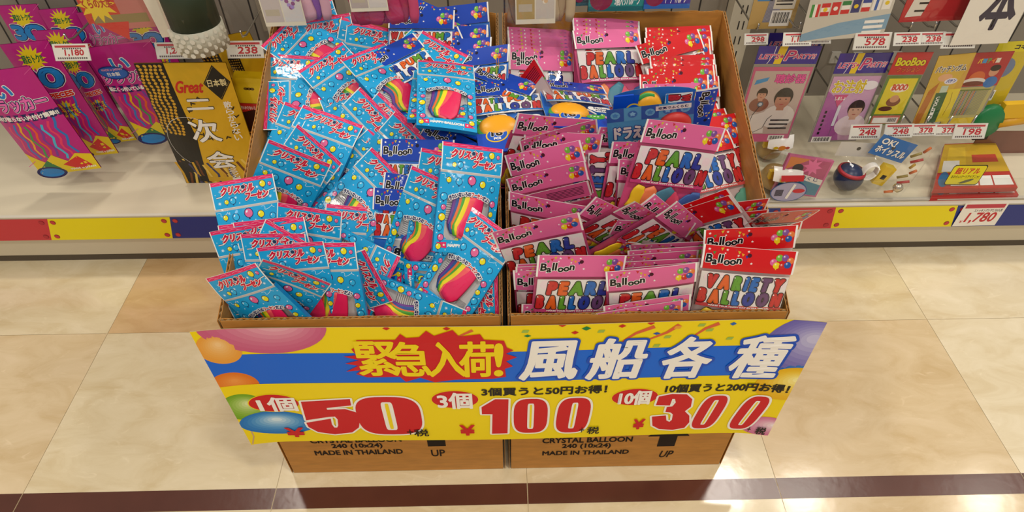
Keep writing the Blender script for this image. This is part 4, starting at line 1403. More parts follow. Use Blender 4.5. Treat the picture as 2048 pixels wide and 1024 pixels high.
    ('P', 1, 0, (0.0894, 0.2392, 0.5301), (0.7142, 0.6965, 0.0679, -0.0111), 'bright level pearl pack right of the pack showing number 18'),
    ('P', 2, 0, (0.2185, 0.2279, 0.5176), (0.7975, 0.5981, 0.0788, 0.0011), 'pearl pack with two letters showing under the light blue pack'),
    ('R', 0, 0, (0.1278, 0.2186, 0.4769), (0.5601, 0.4165, -0.3691, 0.6136), 'red pack standing on end with its title running upward'),
    ('P', 1, 0, (0.0677, 0.2156, 0.5178), (0.7399, 0.6463, -0.1773, 0.0588), 'pearl pack with two letters visible at the left wall of the right carton'),
    ('P', 2, 0, (0.0709, 0.1980, 0.4980), (0.7162, 0.6873, -0.0862, 0.0850), 'pearl pack tilted up to the right with cut hole, left side of right carton'),
    ('P', 0, 1, (0.0732, 0.1683, 0.4906), (0.6284, 0.7654, -0.0893, 0.1065), 'pearl pack turned back to front with bar code and small print'),
    ('P', 1, 0, (0.0648, 0.1362, 0.4906), (0.6394, 0.7559, -0.1099, -0.0876), 'pearl pack sloping down to the right below the bar code one'),
    ('P', 2, 0, (0.0489, 0.0676, 0.5146), (0.6793, 0.7224, -0.0915, 0.0912), 'pearl pack tilted over the carton divide, whole title, left front'),
    ('P', 0, 0, (0.1464, 0.1200, 0.4878), (0.6615, 0.6440, 0.3619, -0.1291), 'pearl pack lying crooked beside the one sloping down, three letters visible'),
    ('P', 1, 0, (0.2216, 0.1116, 0.4911), (0.5956, 0.7006, 0.3214, -0.2262), 'dark pink pack lying between two fallen pearl packs'),
    ('P', 2, 0, (0.1867, 0.1025, 0.5028), (0.5838, 0.7021, 0.3499, -0.2094), 'fallen pearl pack sloping right, upper of two in the middle of the carton'),
    ('P', 0, 0, (0.2068, 0.1050, 0.4810), (0.6167, 0.7809, 0.0943, -0.0321), 'pearl pack with bunting corner visible under the lower fallen pack'),
    ('P', 1, 0, (0.2400, 0.0985, 0.4969), (0.5601, 0.6949, 0.4123, -0.1829), 'lower fallen pearl pack sloping right, label letters skewed'),
    ('R', 2, 0, (0.1841, 0.0968, 0.4292), (0.5062, 0.5639, -0.5340, 0.3750), 'red pack lying upside down by a yellow balloon'),
    ('P', 0, 0, (0.2426, 0.0783, 0.4649), (0.6103, 0.7746, -0.1626, 0.0317), 'pink pack lying nearly flat behind the front right stack of pink headers'),
    ('P', 10, 0, (0.0786, 0.1255, 0.4265), (0.6274, 0.7786, 0.0081, 0.0050), 'rear of three short pink header ends right of the tilted pearl pack'),
    ('P', 10, 0, (0.0833, 0.1229, 0.4205), (0.6437, 0.7651, 0.0167, 0.0054), 'middle of three short pink header ends right of the tilted pearl pack'),
    ('P', 10, 0, (0.0923, 0.1235, 0.4110), (0.6439, 0.7645, 0.0317, 0.0061), 'front of three short pink header ends right of the tilted pearl pack'),
    ('P', 10, 0, (0.2362, 0.0682, 0.4604), (0.6581, 0.7479, -0.0832, 0.0274), 'fourth pink header behind the tilted front pearl pack'),
    ('P', 10, 0, (0.2134, 0.0674, 0.4515), (0.6573, 0.7497, -0.0674, 0.0362), 'third pink header behind the tilted front pearl pack'),
    ('P', 10, 0, (0.2132, 0.0547, 0.4496), (0.6667, 0.7415, -0.0717, 0.0236), 'second pink header behind the tilted front pearl pack'),
    ('P', 10, 0, (0.2083, 0.0404, 0.4533), (0.6677, 0.7409, -0.0590, 0.0420), 'first pink header behind the tilted front pearl pack'),
    ('P', 10, 0, (0.0765, 0.0531, 0.4468), (0.6891, 0.7246, -0.0046, 0.0055), 'thin pink header rearmost of three at the front left of the right carton'),
    ('P', 10, 0, (0.0757, 0.0502, 0.4451), (0.6847, 0.7288, -0.0057, 0.0072), 'thin pink header middle of three at the front left of the right carton'),
    ('P', 1, 0, (0.0731, 0.0416, 0.4393), (0.6946, 0.7187, -0.0279, 0.0119), 'pearl pack at the front left of the right carton, four letters showing'),
    ('P', 10, 0, (0.0827, 0.0222, 0.3928), (0.7232, 0.6906, 0.0027, -0.0057), 'pearl pack corner low against the front edge, left of the upright pearl pack'),
    ('P', 0, 0, (0.1016, 0.0300, 0.4775), (0.7618, 0.6463, 0.0442, -0.0058), 'upright pearl pack at the front, whole header and title facing forward'),
    ('P', 1, 0, (0.1976, 0.0144, 0.4708), (0.6844, 0.7260, -0.0356, 0.0576), 'tilted pearl pack at the front, right of the upright one, title half covered'),
    ('P', 10, 0, (0.1983, 0.0091, 0.4179), (0.6834, 0.7262, -0.0356, 0.0660), 'pink header behind the lowest one at the front edge'),
    ('P', 10, 0, (0.1887, 0.0059, 0.4072), (0.6899, 0.7197, -0.0287, 0.0726), 'lowest pink header against the front edge of the right carton'),
    ('R', 10, 0, (0.2873, 0.1197, 0.4970), (0.6758, 0.6004, -0.4138, 0.1079), 'rear of two red packs tilted up right beside the carton side'),
    ('R', 2, 0, (0.2859, 0.1117, 0.4979), (0.6609, 0.6286, -0.3974, 0.1009), 'front of two red packs tilted up right beside the carton side'),
    ('R', 10, 0, (0.3296, 0.1474, 0.4751), (0.6326, 0.7713, 0.0450, 0.0532), 'topmost of three small red headers by the right carton wall'),
    ('R', 10, 0, (0.3316, 0.1443, 0.4566), (0.6402, 0.7668, 0.0091, 0.0458), 'middle of three small red headers by the right carton wall'),
    ('R', 10, 0, (0.3259, 0.1417, 0.4445), (0.6335, 0.7717, 0.0143, 0.0539), 'lowest of three small red headers by the right carton wall'),
    ('R', 10, 0, (0.3856, 0.1098, 0.4975), (0.5362, 0.8091, 0.2398, -0.0160), 'red pack sticking out over the right carton wall toward the shelf'),
    ('R', 10, 0, (0.3557, 0.0713, 0.4828), (0.6507, 0.7453, 0.0290, 0.1424), 'upper thin red corner poking out over the right carton wall'),
    ('R', 10, 0, (0.3475, 0.0602, 0.4788), (0.6448, 0.7519, 0.0271, 0.1347), 'lower thin red corner poking out over the right carton wall'),
    ('R', 0, 0, (0.3271, 0.0433, 0.5104), (0.7670, 0.6390, -0.0577, 0.0112), 'red pack behind the front right corner one, half its title visible'),
    ('R', 1, 0, (0.3228, 0.0208, 0.4915), (0.7633, 0.6425, -0.0491, -0.0468), 'red variety pack at the front right corner, whole title facing forward'),
    ('R', 0, 1, (0.0455, 0.3880, 0.5389), (0.7659, 0.3559, -0.5338, 0.0418), 'red pack turned back to front on the back left pearl stack'),
]
for kind, var, back, pos, quat, label in PACKS:
    put_pack(kind, var, back, pos, quat, label)
# ------------------------------------------------------------------ goods hanging on the shelf unit
def hang(tl, tr, bl, Y, name, label, cat, group=None, lean=0.0, yaw=0.0):
    """frame of a flat pack from its corners in the photo, standing at depth Y; lean moves the foot, yaw the right side"""
    A, B, C = at_y(*tl, Y), at_y(*tr, Y + yaw), at_y(*bl, Y + lean)
    ex = (B - A)
    w = ex.length
    ex.normalize()
    ey = A - C
    ey -= ex * ey.dot(ex)
    h = ey.length
    ey.normalize()
    ez = ex.cross(ey)
    o = A + ex * w / 2 - ey * h
    M = Matrix(((ex.x, ey.x, ez.x, o.x), (ex.y, ey.y, ez.y, o.y), (ex.z, ey.z, ez.z, o.z), (0, 0, 0, 1)))
    return empty(name, label, cat, M, None, group), w * 1000, h * 1000

class Art(MB):
    """flat print in fractions of a pack: x 0..1 left to right, y 0..1 bottom to top"""
    def __init__(self, w, h):
        MB.__init__(self)
        self.w, self.h = w, h
    def X(self, x):
        return (x - .5) * self.w
    def Yy(self, y):
        return y * self.h
    def R(self, x0, y0, x1, y1, z, m, nx=8, ny=8):
        self.rect(self.X(x0), self.Yy(y0), self.X(x1), self.Yy(y1), z, m, nx, ny)
    def T(self, s, x0, y0, x1, y1, z, m, bold=0, **k):
        self.text(s, (self.X(x0), self.Yy(y0), self.X(x1), self.Yy(y1)), z, m, bold, **k)
    def V(self, s, x0, y0, x1, y1, z, m, bold=0, **k):
        n = len(s)
        for i, c in enumerate(s):
            a = y1 - (y1 - y0) * i / n
            b = y1 - (y1 - y0) * (i + .88) / n
            self.T(c, x0, b, x1, a, z, m, bold, **k)
    def fine(self, tris, z, m):
        """triangles cut into small cells so that they follow a swelling surface"""
        c = 9.0
        for t in tris:
            if (t[1][0] - t[0][0]) * (t[2][1] - t[0][1]) - (t[1][1] - t[0][1]) * (t[2][0] - t[0][0]) < 0:
                t = t[::-1]
            todo = [list(t)]
            for ax in (0, 1):
                nxt = []
                for pg in todo:
                    a, b = min(p[ax] for p in pg), max(p[ax] for p in pg)
                    k0, k1 = int(math.floor(a / c)), int(math.ceil(b / c))
                    for k in range(k0, max(k1, k0 + 1)):
                        sl = pg
                        for lim, sg in ((k * c, 1), ((k + 1) * c, -1)):
                            out = []
                            for j, p in enumerate(sl):
                                q = sl[(j + 1) % len(sl)]
                                ip, iq = sg * (p[ax] - lim) >= -1e-7, sg * (q[ax] - lim) >= -1e-7
                                if ip:
                                    out.append(p)
                                if ip != iq:
                                    f = (lim - p[ax]) / (q[ax] - p[ax])
                                    out.append((p[0] + (q[0] - p[0]) * f, p[1] + (q[1] - p[1]) * f))
                            sl = out
                        if len(sl) > 2:
                            nxt.append(sl)
                todo = nxt
            for pg in todo:
                self.add([(p[0], p[1], z) for p in pg], [tuple(range(len(pg)))], m)
    def O(self, x, y, rx, ry, z, m, n=20, rot=0):
        X, Y, a, b = self.X(x), self.Yy(y), rx * self.w, ry * self.w
        if max(a, b) < 9:
            return self.ell(X, Y, a, b, z, m, n, rot)
        c, s = math.cos(rot), math.sin(rot)
        r = [(X + a * math.cos(2 * PI * i / n) * c - b * math.sin(2 * PI * i / n) * s, Y + a * math.cos(2 * PI * i / n) * s + b * math.sin(2 * PI * i / n) * c) for i in range(n)]
        self.fine([((X, Y), r[i], r[(i + 1) % n]) for i in range(n)], z, m)
    def P(self, pts, z, m):
        from mathutils.geometry import tessellate_polygon
        q = [(self.X(a), self.Yy(b)) for a, b in pts]
        self.fine([tuple(q[i] for i in t) for t in tessellate_polygon([[Vector((p[0], p[1], 0)) for p in q]])], z, m)
    def L(self, pts, wd, z, m):
        self.ribbon([(self.X(a), self.Yy(b)) for a, b in pts], wd, z, m)
    def S(self, x, y, r, z, m, n=5, inner=.42):
        X, Y = self.X(x), self.Yy(y)
        q = []
        for i in range(2 * n):
            t = PI / 2 + PI * i / n
            k = r * self.w * (1 if i % 2 == 0 else inner)
            q.append((X + k * math.cos(t), Y + k * math.sin(t)))
        self.fine([((X, Y), q[i], q[(i + 1) % (2 * n)]) for i in range(2 * n)], z, m)
    def bars(self, x0, y0, x1, y1, z, m=None):
        self.R(x0, y0, x1, y1, z, WHITE, 2, 2)
        n = 16
        for i in range(n):
            a = x0 + (x1 - x0) * (.08 + .84 * i / n)
            self.R(a, y0 + (y1 - y0) * .2, a + (x1 - x0) * (.02 + .012 * (i * 7 % 3)), y1 - (y1 - y0) * .12, z + .06, m or BLACK, 1, 1)

def puff(w, h, th, flat_top=.0):
    def fn(x, y, z):
        X = min(1, abs(2 * x / w))
        t = max(0, min(1, y / h))
        g = math.sin(PI * min(1, t / max(.01, 1 - flat_top)) ** .9) if t < 1 - flat_top else 0
        return (x, y, z + th * (1 - X * X) * max(0, g) ** .9)
    return fn

def backing(e, w, h, mat, th=6, nm='pouch'):
    mb = MB()
    mb.grid(lerp(-w / 2, w / 2, 6), lerp(0, h, 8), -th * .15, mat, flip=True)
    mb.grid(lerp(-w / 2, w / 2, 6), lerp(0, h, 8), -th * .15 + .4, mat)
    return mb.build(nm, e)

def sleeve(e, w, h, th, z=.9):
    mb = MB()
    mb.grid(lerp(-w / 2, w / 2, 8), lerp(0, h, 10), z, FILM)
    return mb.build('clear_sleeve', e, puff(w, h, th))

def price_tag(u, v, price, wpx, label, Y, hpx=None, tilt=0):
    hpx = hpx or wpx * .46
    e, w, h = hang((u, v), (u + wpx, v + tilt), (u + 2, v + hpx), Y, 'price_tag', label, 'price tag', 'price tags on the shelf hooks', -.012)
    a = Art(w, h)
    a.R(0, 0, 1, 1, .3, ink(0xE9E4DA, .4, .3, .05))
    a.R(.06, .80, .94, .93, .4, ink(0xC23A40, .4, .3, .05))
    a.T(price, .30, .26, .84, .66, .45, ink(0xC22A30, .4, .3, .05), .55, shear=.1)
    for i in range(9):
        a.R(.26 + i * .062, .69, .30 + i * .062, .77, .4, ink(0x4A3A3A, .5, 0), 1, 1)
    for i in range(14):
        a.R(.07 + i * .062, .08, .115 + i * .062, .19, .4, ink(0x6A5A58, .5, 0), 1, 1)
    a.build('price_card', e)
    b = MB()
    b.box(-w / 2 - 1, -1, -.6, w / 2 + 1, h + 1, 0, plain(0xDCD8D0, .3))
    b.build('holder', e)
    s = MB()
    s.rect(-w / 2 - 1, -1, w / 2 + 1, h + 1, .9, ACRYL)
    s.build('clear_front', e)
    return e

CHROME = plain(0xC8C6C2, .22, 1.0)
def hook(u, v, Y, label, drop=0.0):
    p = at_y(u, v, Y)
    p.z -= drop
    e = empty('peg_hook', label, 'hook', loc=(p.x, SY + .47, p.z), group='chrome peg hooks')
    L = SY + .47 - Y
    mb = MB(1)
    mb.tube([(0, 0, 0), (0, -L + .02, 0), (0, -L, .006), (0, -L - .003, .02 + drop)], .0022, CHROME)
    mb.build('rod', e)
    b = MB(1)
    b.box(-.012, -.006, -.02, .012, 0, .012, plain(0xB8B4AA, .4))
    b.build('bracket', e)
    return e

def cracker(tl, tr, bl, Y, label, var, lean=0.0):
    e, w, h = hang(tl, tr, bl, Y, 'party_cracker_bag', label, 'party cracker bag', 'magenta party cracker bags', lean)
    MAG, NV, YL, BLU, GR, PK = ink(0xB8207E), ink(0x1C1C5A), ink(0xE4C91C), ink(0x1E7FC8), ink(0x2C7A44), ink(0xE86AB4)
    a = Art(w, h)
    a.R(0, 0, 1, 1, 0, MAG, 30, 36)
    for i in range(16):
        x = (i * .37) % 1
        y = (i * .23 + .1) % 1
        a.L([(x - .1, y), (x + .1, y + .06)], 1.2, .05, ink(0xD8509E))
    if var in (0, 3):
        a.S(.5, .88, .3, .1, YL, 16, .6)
        a.T('超おトク!!', .3, .85, .72, .91, .25, ink(0x1E6A3A), .5)
        for s, x0, x1 in (('3', .12, .42), ('0', .46, .88)):
            a.T(s, x0, .66, x1, .80, .6, WHITE, w * .055, n=14)
            a.T(s, x0, .66, x1, .80, 1.1, NV, w * .042, n=14)
            a.T(s, x0, .66, x1, .80, 1.6, BLU, w * .024, n=14)
        a.T('PIECES', .45, .57, .9, .61, .6, WHITE, w * .02)
        a.T('PIECES', .45, .57, .9, .61, 1.0, ink(0xD8301E), w * .008)
        a.S(.62, .46, .24, .1, YL, 18, .7)
        a.T('より安全に', .47, .46, .78, .49, .25, NV, .3)
        a.T('使いやすく', .47, .42, .78, .45, .25, NV, .3)
    if var in (1, 2):
        a.T('い', .30, .78, .55, .88, .6, WHITE, w * .02)
        a.T('い', .30, .78, .55, .88, 1.1, BLU, w * .008)
        a.T('クラッカー', .05 if var == 2 else .02, .66, .93, .77, .6, WHITE, w * .028)
        a.T('クラッカー', .05 if var == 2 else .02, .66, .93, .77, 1.0, NV, w * .02)
        a.T('クラッカー', .05 if var == 2 else .02, .66, .93, .77, 1.4, PK, w * .009)
        a.R(0, .56, 1, .63, .2, NV, 8, 1)
        a.T('飛び散らない片付け簡単!!' if var == 1 else '紙にくっ付いているから散らばら', .03, .575, .97, .615, .5, WHITE, w * .004)
        if var == 2:
            a.O(.26, .76, .24, .1, 1.8, ink(0x15307A), 24, -.1)
            a.O(.26, .76, .22, .085, 2.0, ink(0x2C62B8), 24, -.1)
            a.T('MADE in JAPAN', .1, .775, .42, .80, 2.3, ink(0xE8A0B8), .2)
            a.T('日本製', .16, .73, .36, .765, 2.3, WHITE, .2)
    cols = (0xE03A6A, 0x2C74C0, 0xE8A81E, 0x3E9A50, 0xE85A2A, 0x7A3A9A, 0x48B4D8)
    for i in range(9):
        x = .12 + i * .09
        a.L([(x + .03 * math.sin(k * 1.6 + i), .16 + k * .045 + .02 * (i % 3)) for k in range(9)], w * .035, .15 + i * .02, ink(cols[i % 7]))
    a.P([(.0, .0), (1, .0), (1, .16), (.8, .2), (.62, .13), (.45, .22), (.25, .14), (.0, .24)], .42, YL)
    a.P([(.1, .08), (.3, .16), (.42, .06), (.2, .02)], .46, GR)
    a.P([(.5, .1), (.8, .17), (.92, .05), (.7, .02)], .46, ink(0xD0282A))
    a.O(.2, .02, .25, .12, .5, NV)
    a.O(.2, .02, .2, .09, .54, BLU)
    a.T('MADE in JAPAN', .55, .02, .95, .045, .6, WHITE, .25)
    a.build('printed_front', e, puff(w, h, 16))
    backing(e, w, h, ink(0x8C1A62), 16)
    return e

# order from the back of the shelf to its front
cracker((-10, 12), (72, 8), (40, 190), .97, 'magenta cracker bag deep in the shelf at the far left', 3)
cracker((75, 20), (150, 14), (118, 195), .965, 'magenta cracker bag deep in the shelf, second from the far left', 0)
cracker((152, 26), (228, 20), (190, 200), .96, 'magenta cracker bag deep in the shelf behind the 1,180 tag', 1)
cracker((232, 30), (312, 24), (262, 205), .955, 'magenta cracker bag deep in the shelf left of the dark green tube', 3)
cracker((100, 108), (160, 100), (172, 292), .80, 'narrow magenta cracker bag, rearmost of the three hanging together at the far left', 0)
cracker((62, 62), (150, 58), (110, 262), .86, 'magenta cracker bag in shade behind the thirty pieces bag', 3)
cracker((165, 98), (298, 78), (231, 290), .76, 'magenta cracker bag with navy slogan band hanging under the 1,280 tag', 2)
cracker((-2, 90), (94, 80), (112, 318), .72, 'magenta cracker bag with big blue number 30 and yellow burst', 0)
cracker((-75, 150), (58, 132), (-12, 362), .645, 'front magenta cracker bag cut off by the left picture edge', 1)

GOLD = plain(0xD9AE22, .28, .35)
GOLD.node_tree.links.new(wrinkle(GOLD.node_tree, 26, .7, .006).outputs[0], GOLD.node_tree.nodes['Principled BSDF'].inputs['Normal'])
def gold_bag(tl, tr, bl, Y, label, full=True, lean=0.0):
    e, w, h = hang(tl, tr, bl, Y, 'gold_cracker_bag', label, 'party cracker bag', 'gold party cracker bags', lean)
    a = Art(w, h)
    a.R(0, 0, 1, 1, 0, GOLD, 30, 36)
    a.P([(0, 1), (.32, 1), (.42, .45), (.30, 0), (0, 0)], .15, ink(0x16120C))
    gm = plain(0xD6A93C, .3, .6)
    for c in range(5):
        for k in range(22):
            y = .98 - k * .024
            a.O(.035 + c * .062 + .012 * math.sin(k * .9 + c), y, .022, .017, .3 + .01 * (k % 2), gm, 8, .5 if k % 2 else -.5)
    for k in range(16):
        x = .02 + k * .06
        a.L([(x, 0), (x + .05 * math.sin(k), .1), (x - .04, .2 + .02 * (k % 3))], w * .03, .35 + .01 * k, (gm, ink(0x6A3A14), ink(0xE6C45A), ink(0x3A3A66))[k % 4])
    if full:
        a.P([(.84, .985), (.985, .86), (.84, .735), (.695, .86)], .4, ink(0x1A1712)); a.L([(.84, .972), (.97, .86), (.84, .748), (.71, .86), (.84, .972)], .5, .5, ink(0xB89A3A))
        a.T('日本製', .74, .835, .94, .885, .5, ink(0xE8D9A0), .3)
        a.T('Great', .36, .80, .66, .88, .5, ink(0xC8281E), .9, shear=.3)
        for k in range(26):
            t = PI * .62 + (k // 2) / 12 * PI * 1.5
            a.O(.68 + .25 * math.cos(t) + (.012 if k % 2 else -.012), .60 + .17 * math.sin(t), .028, .009, .4, ink(0x3A2A08), 8, t + (.6 if k % 2 else 2.2))
        for s, y0, y1, x0, x1 in (('二', .68, .75, .44, .72), ('次', .42, .60, .38, .70), ('会', .17, .33, .44, .74)):
            a.T(s, x0, y0, x1, y1, .7, ink(0x2A1C08), w * .013)
            a.T(s, x0, y0, x1, y1, 1.4, WHITE, w * .007)
        a.V('散らからない', .84, .40, .92, .72, .55, WHITE, .25)
        a.V('クラッカー', .62, .03, .72, .16, .6, WHITE, .3)
        a.L([(.38 + .35 * math.cos(.5 + t * .28), .4 + .22 * math.sin(.5 + t * .28)) for t in range(14)], .8, .5, WHITE)
    a.build('printed_front', e, puff(w, h, 20))
    backing(e, w, h, plain(0x9A7A1C, .4, .4), 20)
    return e
gold_bag((385, 84), (497, 62), (402, 305), .84, 'gold cracker bag in shade behind the front gold one', False)
gold_bag((455, 118), (530, 108), (470, 300), .80, 'gold cracker bag partly hidden behind the yellow star packs', False)
gold_bag((267, 127), (451, 125), (368, 366), .665, 'front gold cracker bag with large white vertical characters and black diamond')

def star_pack(dx, dy, Y, label):
    e, w, h = hang((462 + dx, 155 + dy), (527 + dx, 158 + dy), (463 + dx, 345 + dy), Y, 'star_garland_pack', label, 'party pack', 'star garland packs with yellow headers')
    a = Art(w, h)
    a.P([(0, .76), (0, .96), (.08, 1), (.92, 1), (1, .96), (1, .76)], 0, ink(0xE4C41C))
    for x in (.4, .5, .6):
        a.O(x, .9, .07, .05, .15, ink(0x6A5218))
    a.build('header_card', e)
    b = Art(w, h)
    b.R(0, 0, 1, .76, 1, ink(0x3A1810))
    b.P([(0, .76), (1, .76), (1, .66), (.5, .7), (0, .66)], 1.1, ink(0xC42A22))
    b.T('散らかさないスパーク飾り', .08, .70, .92, .735, 1.2, WHITE, .2)
    b.S(.5, .42, .52, 1.2, ink(0xE8A030), 5, .5)
    b.S(.5, .42, .42, 1.3, ink(0x5A2A14), 5, .5)
    b.R(.05, .04, .95, .12, 1.2, ink(0xD8401E))
    for k in range(18):
        b.O((k * .37) % 1, .1 + (k * .21) % .55, .035, .035, 1.15, ink((0xD8701E, 0x8A2A18)[k % 2]), 10)
    b.build('printed_card', e)
    m = MB()
    m.box(-w / 2, 0, -12, w / 2, h * .76, .8, ink(0x4A2014))
    m.build('box', e)
    return e
for k, s in ((2, 'rearmost'), (1, 'middle'), (0, 'front')):
    star_pack(-2 + 2 * k, -7 * k, .70 + .03 * k, '%s yellow headed star pack beside the left carton' % s)

# top left: clear bags reaching into the picture
def clear_bag(tl, tr, bl, Y, name, label, cat='party pack', lean=0.0, group=None):
    e, w, h = hang(tl, tr, bl, Y, name, label, cat, group, lean)
    return e, w, h
e, w, h = clear_bag((120, -60), (255, -70), (185, 92), .66, 'toy_pack', 'clear bag with red and yellow print hanging at the top left')
a = Art(w, h)
a.R(0, .3, .55, 1, 0, ink(0xC23A2E)); a.S(.25, .55, .3, .1, ink(0xE0C02A), 12, .6)
a.T('くらの大笑', .05, .5, .5, .62, .2, ink(0xB02A20), .5)
a.R(.55, .2, 1, 1, 0, ink(0xB8706A)); a.P([(.1, .3), (.5, .05), (.62, .3)], .1, ink(0xC8342E))
a.R(.1, .28, .95, .4, .05, ink(0x8C7A50))
a.build('printed_card', e); backing(e, w, h, FILM, 4); sleeve(e, w, h, 10)
e, w, h = clear_bag((250, -70), (330, -80), (268, 82), .64, 'card_pack', 'white printed card pack hanging beside the dark green tube')
a = Art(w, h)
a.R(0, 0, 1, 1, 0, ink(0xE4DCCB)); a.T('バルーン', .3, .3, .9, .42, .1, ink(0xC8342E), .6, rot=1.2); a.S(.7, .18, .25, .1, ink(0xE0B82A), 10, .6); a.T('68', .55, .12, .9, .24, .2, ink(0xC8282A), 1)
a.build('printed_card', e); sleeve(e, w, h, 6)
e, w, h = clear_bag((285, -80), (425, -85), (300, 96), .62, 'tube_pack', 'dark green tube with white honeycomb foot in a clear bag')
mb = MB()
mb.loft([[(w * .36 * math.cos(t * PI / 12), y, 22 + w * .36 * math.sin(t * PI / 12)) for t in range(24)] for y in (h * .34, h * 1.0)], plain(0x2C3A28, .55), True)
mb.build('tube', e)
mb = MB()
mb.loft([[(w * .38 * math.cos(t * PI / 12), y, 22 + w * .38 * math.sin(t * PI / 12)) for t in range(24)] for y in (h * .06, h * .34)], plain(0xB9B6A4, .5), True)
hx = plain(0xD9D6C8, .4)
for i in range(9):
    for j in range(5):
        t = PI + i * PI / 8.5 + (j % 2) * .18
        t = -t
        c = Vector((w * .385 * math.cos(t), h * (.09 + j * .055), 22 + w * .385 * abs(math.sin(t))))
        mb.add([(c.x + 5 * math.cos(q * PI / 3), c.y + 5 * math.sin(q * PI / 3), c.z + .8) for q in range(6)], [tuple(range(6))], hx)
mb.build('honeycomb_foot', e)
sleeve(e, w, h, 55, 12)

# clear decoration kits hanging in front of the upper edge
def kit(tl, tr, bl, Y, lo, card, cols, label, pics):
    e, w, h = clear_bag(tl, tr, bl, Y, 'balloon_garland_kit', label, 'party pack', 0, 'clear balloon garland kits')
    mb = MB()
    for i in range(9):
        cl = []
        x0 = (-.40 + (i * 5 % 9) * .1) * w
        for k in range(9):
            t = k / 8
            cl.append((x0 + 7 * math.sin(t * 3 + i), h * (lo + .015 * (i % 2) + (.96 - lo) * t), min(w * .13, w * .47 - abs(x0)) * (.75 if k in (0, 8) else 1)))
        flat_balloon(mb, cl, 2 + (i % 4) * 2.2, rubber(cols[i % len(cols)]), 7)
    mb.build('balloons_inside', e)
    c = Art(w, h)
    x0, y0, x1, y1 = card
    c.R(x0, y0, x1, y1, 17, ink(0xE2DAC4), 1, 1)
    dx, dy = (x1 - x0), (y1 - y0)
    c.R(x0 + dx * .03, y0 + dy * .08, x0 + dx * .48, y0 + dy * .78, 17.2, ink(pics[0]), 1, 1)
    c.R(x0 + dx * .51, y0 + dy * .08, x0 + dx * .97, y0 + dy * .78, 17.2, ink(pics[1]), 1, 1)
    for k in range(12):
        c.O(x0 + dx * (.55 + .035 * k), y0 + dy * (.42 + .08 * math.sin(k * .8 + .5) + .06 * abs(k - 5.5) / 5.5), .028, .028, 17.3 + k * .02, ink(pics[2 + k % 2]), 10)
    for k in range(5):
        c.O(x0 + dx * (.08 + .08 * k), y0 + dy * (.66 - .03 * (k % 2)), .022, .028, 17.3, ink(pics[2 + k % 2]), 10)
    c.R(x0 + dx * .08, y0 + dy * .2, x0 + dx * .42, y0 + dy * .32, 17.3, ink(0xB9AE9A), 1, 1)
    c.T('バルーンガーランド' if dx > .1 else '', x0 + dx * .1, y0 + dy * .84, x0 + dx * .9, y0 + dy * .95, 17.2, BLACK, .2)
    c.build('picture_card', e)
    backing(e, w, h, FILM, 3)
    sleeve(e, w, h, 22, 2)
    return e
kit((487, -75), (640, -80), (508, 62), .50, .16, (.10, .13, .66, .92), (0xC88AA8, 0x8A5AA8, 0xB89AC8, 0xD8A8B8), 'clear kit with purple balloons and picture card above the left carton', (0xC2B7B4, 0xD4CFCC, 0xA58ACB, 0x8E4E86))
kit((672, -80), (822, -85), (682, 50), .44, .03, (.10, .28, .62, .98), (0xB8325E, 0xC8486E, 0xA82A52), 'clear kit with deep pink balloons hanging over the crystal bags', (0xB4A7A2, 0xD2CAC4, 0xC22A4A, 0xE8B8BC))
kit((1003, -90), (1150, -95), (1012, 112), .46, .36, (.17, .38, .74, 1.0), (0x9A7A58, 0xB09878, 0x8A6A4A, 0xC0AA88), 'clear kit with champagne balloons hanging over the pearl packs', (0xB39A62, 0xC9C0B2, 0xD8B486, 0xE6DCC8))
def header_strip(tl, tr, bl, Y, label, h1, s, h2):
    e, w, h = hang(tl, tr, bl, Y, 'foil_balloon_pack', label, 'balloon pack', 'flat foil balloon packs at the upper edge')
    a = Art(w, h)
    a.R(0, 0, 1, 1, 0, ink(h1)); a.R(0, 0, 1, .12, .1, ink(h2)); a.O(.22, .3, .2, .2, .15, ink(0x8C2A48))
    a.T(s, .46, .14, .9, .42, .2, WHITE, .3)
    a.build('printed_card', e)
    backing(e, w, h, ink(0x3A5A7A), 3); sleeve(e, w, h, 4)
header_strip((1150, -40), (1195, -42), (1157, 12), .52, 'dark teal pack end behind the teal foil balloon pack', 0x1E4A54, '4', 0x2A6A74)
header_strip((1182, -60), (1300, -62), (1187, 23), .48, 'teal foil balloon pack hanging over the back of the right carton', 0x2A8C8A, '5個入りバルーン', 0x1C6A70)
header_strip((1297, -62), (1393, -64), (1300, 18), .478, 'blue violet foil balloon pack beside the teal one', 0x3A3A9A, 'トーリー4 バルーン', 0x2A6AB8)

# ------------------------------------------------------------------ right hand goods
def party_header(a, y0, s=True):
    a.R(0, y0, 1, 1, .2, ink(0x2E1E8A))
    a.P([(.34, 1), (.47, 1), (.42, y0), (.30, y0)], .3, ink(0xE2C21C))
    a.L([(.28, 1), (.27, (1 + y0) / 2), (.2, y0)], 1.2, .3, WHITE)
    d = 1 - y0
    for z, m, b in ((.4, WHITE, 1.1), (.5, ink(0xC8286E), .45)):
        a.T("LET'S", .05, y0 + d * .28, .36, y0 + d * .55, z, m, b, shear=.2)
        a.T('P', .46, y0 + d * .2, .60, y0 + d * .75, z, m, b * 1.5, shear=.25)
        a.T('ARTY!!', .60, y0 + d * .3, .94, y0 + d * .55, z, m, b, shear=.2)
        a.S(.41, y0 + d * .42, .04 + b * .006, z, m)

